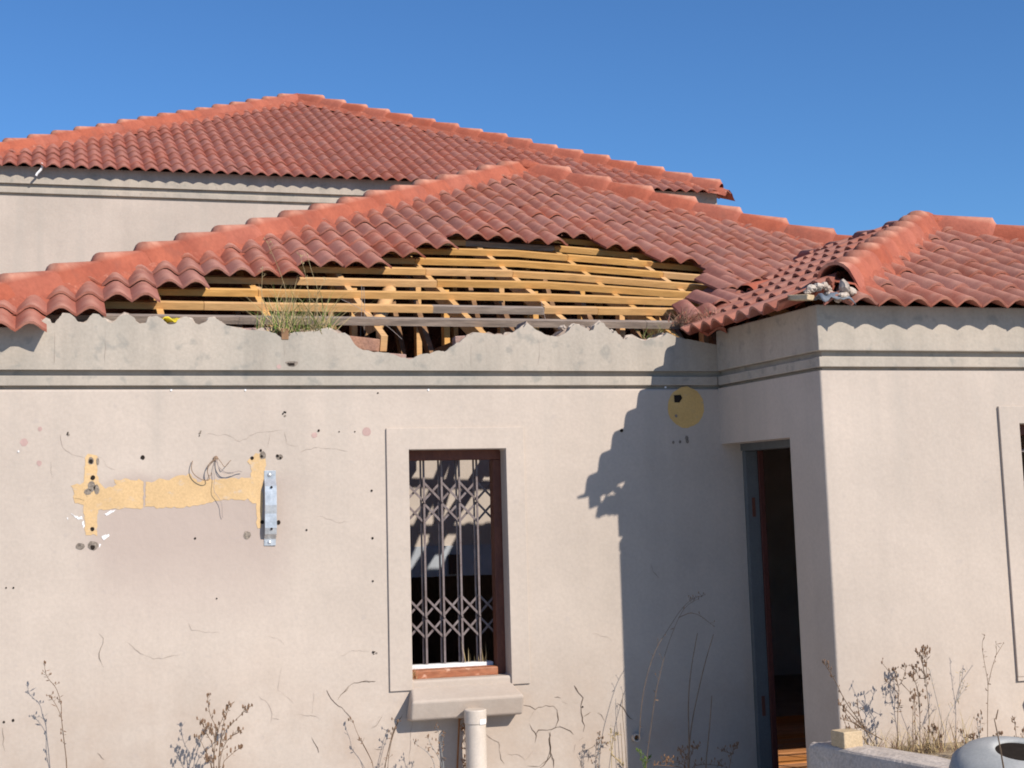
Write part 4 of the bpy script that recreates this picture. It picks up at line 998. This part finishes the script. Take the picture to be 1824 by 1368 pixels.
# cream waste pipe
pY = FY-.165
t = empty('waste_pipe', 'cream plastic waste pipe standing upright in front of the window sill', 'pipe', (0, 0, 0))
pa = onY(847, 1290, pY); rad = (onY(865.5, 1300, pY).x - onY(829.5, 1300, pY).x)/2
mb = MB(); ztop = onY(847, 1263, pY).z; mb.tube([(pa.x, pY, -.1), (pa.x, pY, ztop-.02)], rad, 24); mb.build('pipe_body', 'pvc', t, True)
t.children[0].data.set_sharp_from_angle(angle=R(50))
mb = MB(); mb.tube([(pa.x, pY, ztop-.075), (pa.x, pY, ztop)], rad*1.07, 24); o = mb.build('collar', 'pvc', t, True); o.data.set_sharp_from_angle(angle=R(50)); bevel(o, .006)
mb = MB(); a0 = [(-1.45+.75*i/6) for i in range(7)]
vv = []; zl = onY(850, 1284, pY).z
for zz in (zl-.012, zl+.014):
    for a in a0: vv.append((pa.x+rad*1.095*math.cos(a), pY+rad*1.095*math.sin(a), zz))
mb.add(vv, [(i, i+1, 8+i, 7+i) for i in range(6)]); mb.build('sticker', 'whitep', t)
# dead creeper behind the pipe
t = empty('dead_creeper', 'rusty brown dead creeper clinging to the wall behind the cream pipe', 'plant', (pa.x-.06, FY-.03, 0))
mb = MB(); b0 = Vector(t.location)
for i in range(60):
    p = onY(random.uniform(822, 836), random.uniform(1262, 1368), FY-random.uniform(.01, .06)) - b0
    mb.tube([p, p+Vector((random.uniform(-.02, .02), random.uniform(-.02, .01), random.uniform(-.05, .02)))], .0016, 4)
    mb.leaf(p, (random.uniform(-1, 1), random.uniform(-1, 0), random.uniform(-1, .5)), random.uniform(.012, .03), .012)
mb.tube([(.0, 0, 0), (-.01, 0, .3), (.01, 0, .6), (0, 0, .74)], .005, 5); mb.build('stems', 'rust', t)
# small conduit stub in the shaded corner
p = onY(1131, 1313, FY); t = empty('conduit_stub', 'small pale conduit end in the shaded wall by the doorway', 'conduit', p)
mb = MB(); n = 14; v = []
for (rr_, yy) in ((.022, .0), (.022, -.03), (.016, -.03), (.016, .0)): v += [(rr_*math.cos(2*math.pi*i/n), yy, rr_*math.sin(2*math.pi*i/n)) for i in range(n)]
f = []
for a in range(3): f += [(a*n+i, a*n+(i+1) % n, (a+1)*n+(i+1) % n, (a+1)*n+i) for i in range(n)]
mb.add(v, f); mb.build('ring', 'pvc', t)
mb = MB(); mb.add([(.016*math.cos(2*math.pi*i/n), -.003, .016*math.sin(2*math.pi*i/n)) for i in range(n)], [tuple(range(n))]); mb.build('bore', 'rust', t)

# ------------------------------------------------------------------ low wall, block, vessel
LZ = EYE - 1.20
t = box('low_wall', (0, -3.2, -.9), (.22, .13, 0), 'concrete'); bevel(t, .025, 3)
t.matrix_world = Matrix(((.9755, -.22, 0, 3.645), (.22, .9755, 0, 6.60), (0, 0, 1, LZ), (0, 0, 0, 1)))
tag(t, 'low rough concrete wall running out from the corner of the house', 'wall')
sub = t.modifiers.new('sub', 'SUBSURF'); sub.subdivision_type = 'SIMPLE'; sub.levels = 4; sub.render_levels = 5
tx = bpy.data.textures.new('rough', 'CLOUDS'); tx.noise_scale = .12
dp = t.modifiers.new('dsp', 'DISPLACE'); dp.texture = tx; dp.strength = .03; dp.texture_coords = 'GLOBAL'
o = box('planter_soil', (4.02, 4.2, -.3), (8.5, WY-.002, LZ-.06), 'soil'); o['kind'] = 'structure'
p = onY(1508, 1326, WY-.10)
t = box('stone_block', (-.056, -.05, 0), (.056, .05, .078), 'block', None, .006); p = onZ(1509, 1329, LZ); t.location = (p.x, p.y, LZ-.004); t.rotation_euler = (0, 0, .16)
tag(t, 'small sandy coloured block lying on the low concrete wall', 'block')
def vessel():
    Yc = 5.35; pc = onY(1800, 1352, Yc); Rr = .27
    base = Vector((pc.x+.02, Yc, LZ-.06)); topz = onY(1800, 1330, Yc).z
    t = empty('grey_vessel', 'round pale grey vessel with a dark mouth at the bottom right among weeds', 'vessel', base)
    H = topz - base.z; n = 32
    prof = [(.16, 0), (.24, H*.25), (.27, H*.5), (.26, H*.7), (.22, H*.86), (.165, H*.95), (.125, H*1.0), (.105, H*1.005), (.095, H*.98), (.10, H*.85), (.12, H*.5)]
    mb = MB(); v = []
    for (r_, z) in prof: v += [(r_*math.cos(2*math.pi*i/n), r_*math.sin(2*math.pi*i/n), z) for i in range(n)]
    f = []
    for a in range(len(prof)-1): f += [(a*n+i, a*n+(i+1) % n, (a+1)*n+(i+1) % n, (a+1)*n+i) for i in range(n)]
    mb.add(v, f); o = mb.build('vessel_body', 'glaze', t, True)
    mb = MB(); mb.add([(.0955*math.cos(2*math.pi*i/n), .0955*math.sin(2*math.pi*i/n), H*.965) for i in range(n)], [tuple(range(n))]); mb.build('inside', 'dark', t)  # flat dark disc across the mouth, shade of the hollow put in as colour
    t.rotation_euler = (.24, -.05, 0)
vessel()

# ------------------------------------------------------------------ plants
def bez(pts, it=2):
    q = [Vector(p) for p in pts]
    for _ in range(it):
        q2 = [q[0]]
        for a, b2 in zip(q[:-1], q[1:]): q2 += [a*.75+b2*.25, a*.25+b2*.75]
        q = q2+[q[-1]]
    return q
def weed(name, label, Y, root, stems, m='stem', seed='seed', r=.0022, density=1.0, group=None, ssz=.006, spread=.04, cat='weed', ground=-.05):
    """stems: photo polylines traced on the plane y = Y, first point nearest the root"""
    group = group or ('weeds growing in the planter' if ground > .3 and ground < 2 else 'dry weeds along the foot of the front wall')
    rp_ = onY(*root, Y); base = Vector((rp_.x, Y, ground)); t = empty(name, label, cat, base, group)
    for st in stems:
        q = []
        for i, (x, y) in enumerate(st):
            p = onY(x, y, Y + random.uniform(-.012, .012) + (-.015*i if False else 0)) - base; q.append(p)
        if st[0][1] > 1355 and ground < .3: q = [Vector((q[0].x*.6, 0, 0))] + q
        q = bez(q); mb = MB(); mb.tube(q, r, 4, r*.45); sb = MB()
        n = len(q)
        for i in range(int(n*.30), n):
            f_ = i/n
            for _ in range(2):
                if random.random() < density*f_*.9:
                    d = Vector((random.uniform(-1, 1), random.uniform(-.7, .7), random.uniform(.2, 1.2))).normalized(); ln = random.uniform(.25, 1)*spread
                    e = q[i] + d*ln; mb.tube([q[i], e], r*.45, 3)
                    if seed and random.random() < .8: sb.blob(e, ssz*random.uniform(.5, 1.1), (.7, .7, 1.5), 5, 3, .2)
        if seed:
            sb.blob(q[-1], ssz*.9, (.7, .7, 1.6), 5, 3, .2)
            for i in range(int(n*.12), n):
                if random.random() < .55*density: sb.leaf(q[i], (random.uniform(-1, 1), random.uniform(-1, 1), random.uniform(-.5, 1)), random.uniform(.014, .034), random.uniform(.003, .007))
            if sb.v: sb.build('seedhead', seed, t)['kind'] = 'stuff'
        mb.build('stem', m, t)
    return t
Q0 = lambda *p: K(0, 1100, S5, *p); Q1 = lambda *p: K(320, 1100, S5, *p); Q2 = lambda *p: K(640, 1100, S5, *p); Q3 = lambda *p: K(960, 1100, S5, *p); Q4 = lambda *p: K(1464, 1098, S5, *p)
weed('tall_weed', 'two thin tall dry stalks at the far left of the front wall', FY-.13, (120, 1366), [
    Q0((608, 1358), (590, 1200), (570, 1040), (552, 880), (490, 760), (450, 710)), Q0((608, 1356), (575, 1090), (552, 890), (556, 800), (535, 710), (500, 620), (440, 560), (408, 500), (400, 400))], density=.35, spread=.03)
weed('brown_weed', 'bushy brown seeded weed left of centre below the yellow paint', FY-.20, (387, 1366), [
    Q1((345, 1358), (370, 1080), (400, 920), (460, 790)), Q1((345, 1358), (375, 1060), (450, 980), (580, 850), (620, 815)), Q1((350, 1358), (390, 1170), (450, 1080), (550, 1030)), Q1((365, 1330), (460, 1240), (550, 1170)),
    Q1((305, 1358), (320, 1130), (330, 980), (270, 880), (250, 700)), Q1((305, 1350), (310, 1160), (240, 1040), (200, 940)), Q1((305, 1340), (240, 1220), (175, 1080)), Q1((320, 1130), (300, 1010), (240, 1000)), Q1((320, 1130), (350, 1000), (400, 880)), Q1((300, 1330), (240, 1290))],
    density=1.0, spread=.032, r=.0024, ssz=.0085)
weed('leaning_weed', 'thin dry stalk leaning left under the cracked plaster by the window sill', FY-.06, (672, 1366), [Q1((1760, 1350), (1700, 1220), (1640, 1110), (1600, 1040), (1565, 940)), Q2((140, 1355), (75, 1220), (0, 1090))], density=.15, r=.002)
weed('leaning_weed', 'pair of thin dry stalks rising to the left corner of the window sill', FY-.07, (690, 1366), [Q2((225, 1357), (265, 1180), (300, 1030), (350, 930)), Q2((250, 1357), (285, 1130), (330, 990))], density=.35, r=.002)
weed('small_weed', 'small dry weed just left of the cream pipe', FY-.22, (800, 1366), [Q2((770, 1357), (740, 1200), (710, 990)), Q2((765, 1357), (730, 1180), (760, 1070)), Q2((760, 1357), (700, 1230), (650, 1160), (620, 1080)), Q2((690, 1357), (640, 1230), (500, 1135))], density=.8, spread=.03, m='greyleaf', seed='seed', ssz=.006)
weed('small_weed', 'grey dry weed in the sunlight by the shadow edge', FY-.10, (1070, 1366), [Q3((545, 1358), (540, 1230), (530, 1140), (545, 1050)), Q3((545, 1358), (535, 1160), (570, 1090)), Q3((535, 1150), (610, 1138)), Q3((540, 1358), (480, 1310))], density=1.0, m='greyleaf', spread=.02, ssz=.005)
weed('small_weed', 'yellowish dry weed between the grey weed and the shadow edge', FY-.10, (1090, 1366), [Q3((655, 1358), (655, 1220), (645, 1100), (650, 1020)), Q3((660, 1240), (700, 1280), (760, 1340)), Q3((655, 1180), (680, 1070), (715, 1055)), Q3((655, 1230), (740, 1310))], density=1.1, m='straw', seed='straw', spread=.02, ssz=.005)
weed('thin_stalk', 'two straight pale stalks standing along the shadow edge', FY-.04, (1113, 1366), [Q3((790, 1358), (775, 1100), (750, 850), (757, 680)), Q3((760, 1358), (745, 1100), (735, 950))], density=.02, seed=None)
weed('grass_stalk', 'tall bent grass stalks in the shade of the wing', FY-.25, (1150, 1366), [Q3((960, 1358), (1010, 1000), (1050, 700), (1100, 480), (1160, 250), (1260, 0), (1330, -110), (1440, -170)), Q3((905, 1100), (925, 760), (985, 480), (1060, 270), (1150, 130), (1290, -90), (1400, -180), (1470, -190)), Q3((1260, 0), (1400, -60), (1580, 80))], density=.28, m='stem', seed='seed', spread=.05, r=.002, ssz=.004)
weed('bare_stalk', 'forked pair of stiff dark bare stalks in the shade near the doorway', FY-.30, (1227, 1366), [Q3((1350, 1358), (1355, 1060), (1345, 800), (1365, 500), (1430, 140)), Q3((1350, 1300), (1365, 1030), (1420, 740), (1500, 400), (1575, 150))], density=.0, seed=None, r=.0042)
weed('bare_stalk', 'single short stiff dark stalk in the shade near the doorway', FY-.30, (1256, 1366), [Q3((1500, 1358), (1530, 1100), (1550, 850), (1560, 705))], density=.0, seed=None, r=.0042)
weed('dark_weed', 'low dark tangled weed in the shade by the doorway', FY-.28, (1220, 1366), [Q3((1350, 1358), (1330, 1240), (1280, 1200)), Q3((1350, 1358), (1250, 1300), (1120, 1300)), Q3((1350, 1350), (1380, 1190), (1430, 1180)), Q3((1350, 1358), (1470, 1320), (1650, 1340)), Q3((1330, 1358), (1300, 1260)), Q3((1330, 1358), (1200, 1340), (1040, 1330)), Q3((1720, 1358), (1740, 1220), (1790, 1150)), Q3((1740, 1230), (1650, 1200))], density=1.2, m='timber_dark', seed='timber_dark', spread=.04)
weed('green_sprig', 'tiny green and red sprig at the foot of the shaded wall', FY-.12, (1152, 1366), [Q3((960, 1358), (970, 1300), (1000, 1260)), Q3((960, 1358), (950, 1280)), Q3((955, 1350), (900, 1200))], density=2.0, m='green', seed='green', spread=.02, ssz=.005)
# weeds in the planter before the wing
gz = LZ-.06
RW = WY-.16
weed('planter_weed', 'tall brown seeded weed in the planter, tallest of its clump', RW, (1655, 1352), [Q4((965, 1300), (970, 900), (945, 640), (935, 540), (900, 400), (865, 330)), Q4((940, 560), (945, 430), (950, 330)), Q4((935, 540), (870, 450), (820, 460)), Q4((930, 560), (880, 560), (850, 490)), Q4((930, 600), (905, 380), (930, 300))], density=.8, spread=.03, ground=gz, ssz=.007)
weed('planter_weed', 'branching dry weed with pale tips left of the tallest planter weed', RW, (1600, 1335), [Q4((680, 1190), (685, 800), (700, 620), (640, 540), (540, 415)), Q4((690, 700), (640, 640), (580, 580)), Q4((700, 620), (740, 560), (760, 450)), Q4((715, 600), (800, 690)), Q4((690, 640), (660, 500), (650, 480)), Q4((680, 860), (700, 790))], density=.6, spread=.028, ground=gz)
weed('planter_weed', 'dense brown dry weed between the two tall planter weeds', RW-.06, (1640, 1352), [Q4((885, 1280), (885, 900), (880, 700), (830, 560), (790, 530)), Q4((830, 1270), (815, 1000), (830, 730)), Q4((850, 1270), (840, 960), (835, 740)), Q4((885, 900), (860, 620), (810, 540)), Q4((900, 1280), (930, 1000), (1000, 1060)), Q4((1010, 1290), (1000, 1050), (1010, 1010)), Q4((1060, 1300), (1040, 1130), (1080, 1080))], density=1.1, spread=.03, ground=gz, ssz=.007)
weed('fallen_weed', 'brown dead weed leaning over the stone block', RW-.02, (1560, 1335), [Q4((485, 1185), (395, 1030), (330, 930), (210, 770), (110, 560), (20, 420)), Q4((395, 1030), (300, 960), (200, 930)), Q4((395, 1030), (340, 900), (320, 790)), Q4((540, 1110), (400, 1030), (270, 960), (200, 850)), Q4((395, 1030), (250, 870), (170, 790)), Q4((420, 1160), (330, 1030), (220, 1000))], density=.9, spread=.03, ground=gz, r=.003)
weed('planter_weed', 'thin pale forked weed right of the tallest planter weed', RW, (1690, 1358), [Q4((1100, 1290), (1120, 960), (1150, 860), (1230, 740), (1310, 630)), Q4((1230, 740), (1245, 600), (1245, 500)), Q4((1220, 750), (1280, 600)), Q4((1100, 1050), (1060, 850), (1010, 650), (970, 480))], density=.6, spread=.03, ground=gz, m='greyleaf', seed='straw', ssz=.003, r=.0018)
weed('planter_weed', 'slender forked weed standing nearest the wing window', RW, (1758, 1330), [Q4((1495, 1170), (1495, 800), (1502, 600), (1470, 440), (1440, 250), (1470, 170)), Q4((1500, 620), (1540, 440), (1580, 340), (1570, 230)), Q4((1560, 370), (1640, 240))], density=.35, spread=.02, ground=gz, r=.002, ssz=.003)
weed('planter_weed', 'short dark weed just left of the grey vessel', RW-.3, (1740, 1340), [Q4((1420, 1160), (1425, 1030), (1440, 870)), Q4((1420, 1100), (1400, 930)), Q4((1300, 1230), (1280, 1100), (1260, 1040)), Q4((1300, 1200), (1350, 1130), (1370, 1080)), Q4((1310, 1220), (1320, 1080))], density=1.0, spread=.025, ground=gz, m='greyleaf')
weed('planter_weed', 'little dry weed behind the grey vessel at the right edge', RW-.25, (1815, 1330), [Q4((1500, 1180), (1540, 1120), (1620, 1060)), Q4((1760, 1160), (1750, 1040), (1735, 920)), Q4((1800, 1140), (1824, 1020)), Q4((1540, 1150), (1560, 1090))], density=.8, spread=.02, ground=gz)
weed('bare_stalk', 'single bent dark stalk rising in front of the grey vessel', 4.95, (1785, 1366), [Q4((1640, 1368), (1600, 1130), (1555, 920)), Q4((1570, 930), (1590, 840))], density=.0, seed=None, r=.004, ground=gz)
def tuft(name, label, P, n, hgt, mats, lean=.35, wdt=.004, cat='grass', rad=.05):
    t = empty(name, label, cat, P, {'grass': 'grass tufts', 'debris': 'debris heaps in the roof valley'}.get(cat)); P = Vector(P)
    mbs = {m: MB() for m in mats}
    for i in range(n):
        m = random.choice(mats); mb = mbs[m]; a = random.uniform(0, 6.28); r_ = rad*math.sqrt(random.random()); b0 = Vector((r_*math.cos(a)*1.6, r_*math.sin(a)*.7, random.uniform(-.02, .01)))
        d = Vector((random.gauss(0, lean), random.gauss(0, lean*.6), 1)).normalized(); L_ = hgt*random.uniform(.35, 1.0); dr = random.uniform(.1, .7)
        pts = []
        for k in range(6):
            f_ = k/5; pts.append(b0 + d*L_*f_ + Vector((d.x*dr*f_*f_*L_, d.y*dr*f_*f_*L_, -dr*.45*f_**2.4*L_)))
        side = Vector((math.cos(a), math.sin(a)*.6, .1))
        v = []; 
        for k, p in enumerate(pts):
            ww = wdt*(1-k/5.3)*random.uniform(.8, 1.2)/2; v += [p-side*ww, p+side*ww]
        mb.add(v, [(2*k, 2*k+1, 2*k+3, 2*k+2) for k in range(5)])
    for m, mb in mbs.items():
        if mb.v: mb.build('blades', m, t)['kind'] = 'stuff'
    return t
p = onY(515, 592, FY+.10); tuft('grass_tuft', 'green and straw coloured grass tuft growing on top of the front wall', (p.x+.06, FY+.06, p.z+.0), 200, .36, ['straw', 'straw', 'green'], .45, .006, rad=.12)
tuft('grass_tuft', 'low bright green shoots at the foot of the straw coloured tuft on the wall', (p.x+.09, FY+.035, p.z-.01), 26, .15, ['green', 'green', 'straw'], .5, .008, rad=.07)
p = onY(462, 590, FY+.08); tuft('grass_tuft', 'small bright green grass clump on the wall beside the bigger tuft', (p.x, FY+.08, p.z-.01), 12, .22, ['green', 'green', 'straw'], .15, .006, rad=.012)
t = weed('dry_grass_stalks', 'tall pale seeding grass stalks rising past the bare battens', FY+.08, (545, 590), [K(300, 420, 5.7, (1440, 960), (1440, 700), (1420, 560), (1400, 430), (1340, 200)), K(300, 420, 5.7, (1500, 960), (1510, 690), (1520, 560), (1600, 440)), K(300, 420, 5.7, (1480, 960), (1490, 700), (1530, 580), (1450, 350), (1410, 190)), K(300, 420, 5.7, (960, 880), (945, 600), (955, 320)), K(300, 420, 5.7, (1200, 950), (1210, 640), (1150, 400), (1000, 60))], density=.35, m='straw', seed='straw', r=.0018, spread=.03, ssz=.004, group='grass tufts', ground=onY(545, 595, FY+.08).z)
p = onY(1168, 600, FY+.10); tuft('dry_tuft', 'dry brown weed tuft at the right end of the broken parapet', (p.x, FY+.10, p.z-.01), 60, .14, ['straw', 'nest', 'green'], .5, .003, rad=.05)
p = onY(1240, 570, 7.95); tuft('dry_debris_heap', 'matted brown dry debris lying in the roof valley', (p.x, 7.95, p.z-.02), 170, .17, ['nest', 'nest', 'tile'], .9, .006, 'debris', .11)
p = onY(1437, 462, 9.25); tuft('dry_debris_heap', 'dark twiggy debris higher in the valley beside the wing hip', (p.x-.02, 9.2, p.z-.10), 70, .14, ['nest', 'nest'], .8, .005, 'debris', .09)
for (x, y, lb) in ((1585, 1345, 'low straw coloured grass in the planter beside the stone block'), (1635, 1356, 'low straw coloured grass at the foot of the tallest planter weed'), (1690, 1362, 'pale yellow grass tuft in the planter near the grey vessel')):
    p = onY(x, y, RW-.05); tuft('grass_tuft', lb, (p.x, RW-.05, gz), 90, .19 if x < 1690 else .26, ['straw', 'straw', 'nest'], .4, .005, rad=.10)
p = onY(735, 1195, FY+.05); tuft('dry_tuft', 'tiny dry weed at the left end of the window sill', (p.x+.01, FY+.06, p.z-.03), 26, .10, ['straw', 'rust'], .4, .003, rad=.012)
p = onY(852, 1190, FY+.17); tuft('dry_tuft', 'sparse dry stalks inside the window behind the gate', (p.x, FY+.175, .86), 9, .16, ['straw', 'straw'], .18, .004, rad=.05)
t = empty('loose_cables', 'thin pale cables dangling through the bare battens beside the leaning pole', 'cable', onY(645, 500, 8.35))
for pts, Yc in ((((644, 508), (645, 540), (643, 575), (642, 600)), 8.30), (((648, 512), (650, 560), (648, 590), (652, 605)), 8.33), (((608, 533), (640, 548), (690, 580), (716, 604)), 8.22), (((964, 536), (968, 555), (972, 570)), 8.24)):
    mb = MB(); mb.tube([q - Vector(t.location) for q in bez([onY(x, y, Yc) for x, y in pts])], .0014, 5); mb.build('strand', 'wire_grey', t)
# yellow scrap, orange ridge tile lying in the valley, torn sheet
mb = MB(); b0 = onY(305, 571, FY+.03); q = []
for i in range(7):
    for j in range(4): q.append(Vector((-.05+.016*i, .02*j-.02, .016*math.sin(i*1.1+j)-.004*abs(i-3)+.01*mnoise.noise(Vector((i, j, 0))))))
mb.add(q, [(i*4+j, i*4+j+1, i*4+j+5, i*4+j+4) for i in range(6) for j in range(3)])
o = mb.build('yellow_scrap', 'yellow', None, True); o.location = b0 + Vector((0, 0, .006)); o.modifiers.new('t', 'SOLIDIFY').thickness = .006
tag(o, 'bright yellow plastic scrap caught on the scalloped parapet', 'scrap')
a = rp(4.43, 8.74, .075); b2 = rp(5.12, 9.34, .085)
o = link('fallen_ridge_tile', ridge_mesh((b2-a).length, .085, .032, step=.012, closed=True)); o.matrix_world = frame_mat(a, b2-a); tag(o, 'long orange ridge piece lying loose along the roof valley', 'roof tile')
p = onY(1482, 528, WING_EY+.02); mb = MB(); q = []
for i in range(12):
    for j in range(5):
        q.append(p + Vector((-.085+.017*i, -.05+.03*j, .014*mnoise.noise(Vector((i*.5, j*.6, 4)))*2 - .002*j + (.012 if 3 < i < 9 else 0) - (.03*(j == 0)))))
mb.add(q, [(i*5+j, i*5+j+1, i*5+j+6, i*5+j+5) for i in range(11) for j in range(4)])
o = mb.build('torn_sheet', 'plastic', None, True); o.modifiers.new('t', 'SOLIDIFY').thickness = .004; tag(o, 'torn blue grey sheet stuffed under the open end of the wing hip', 'sheet')
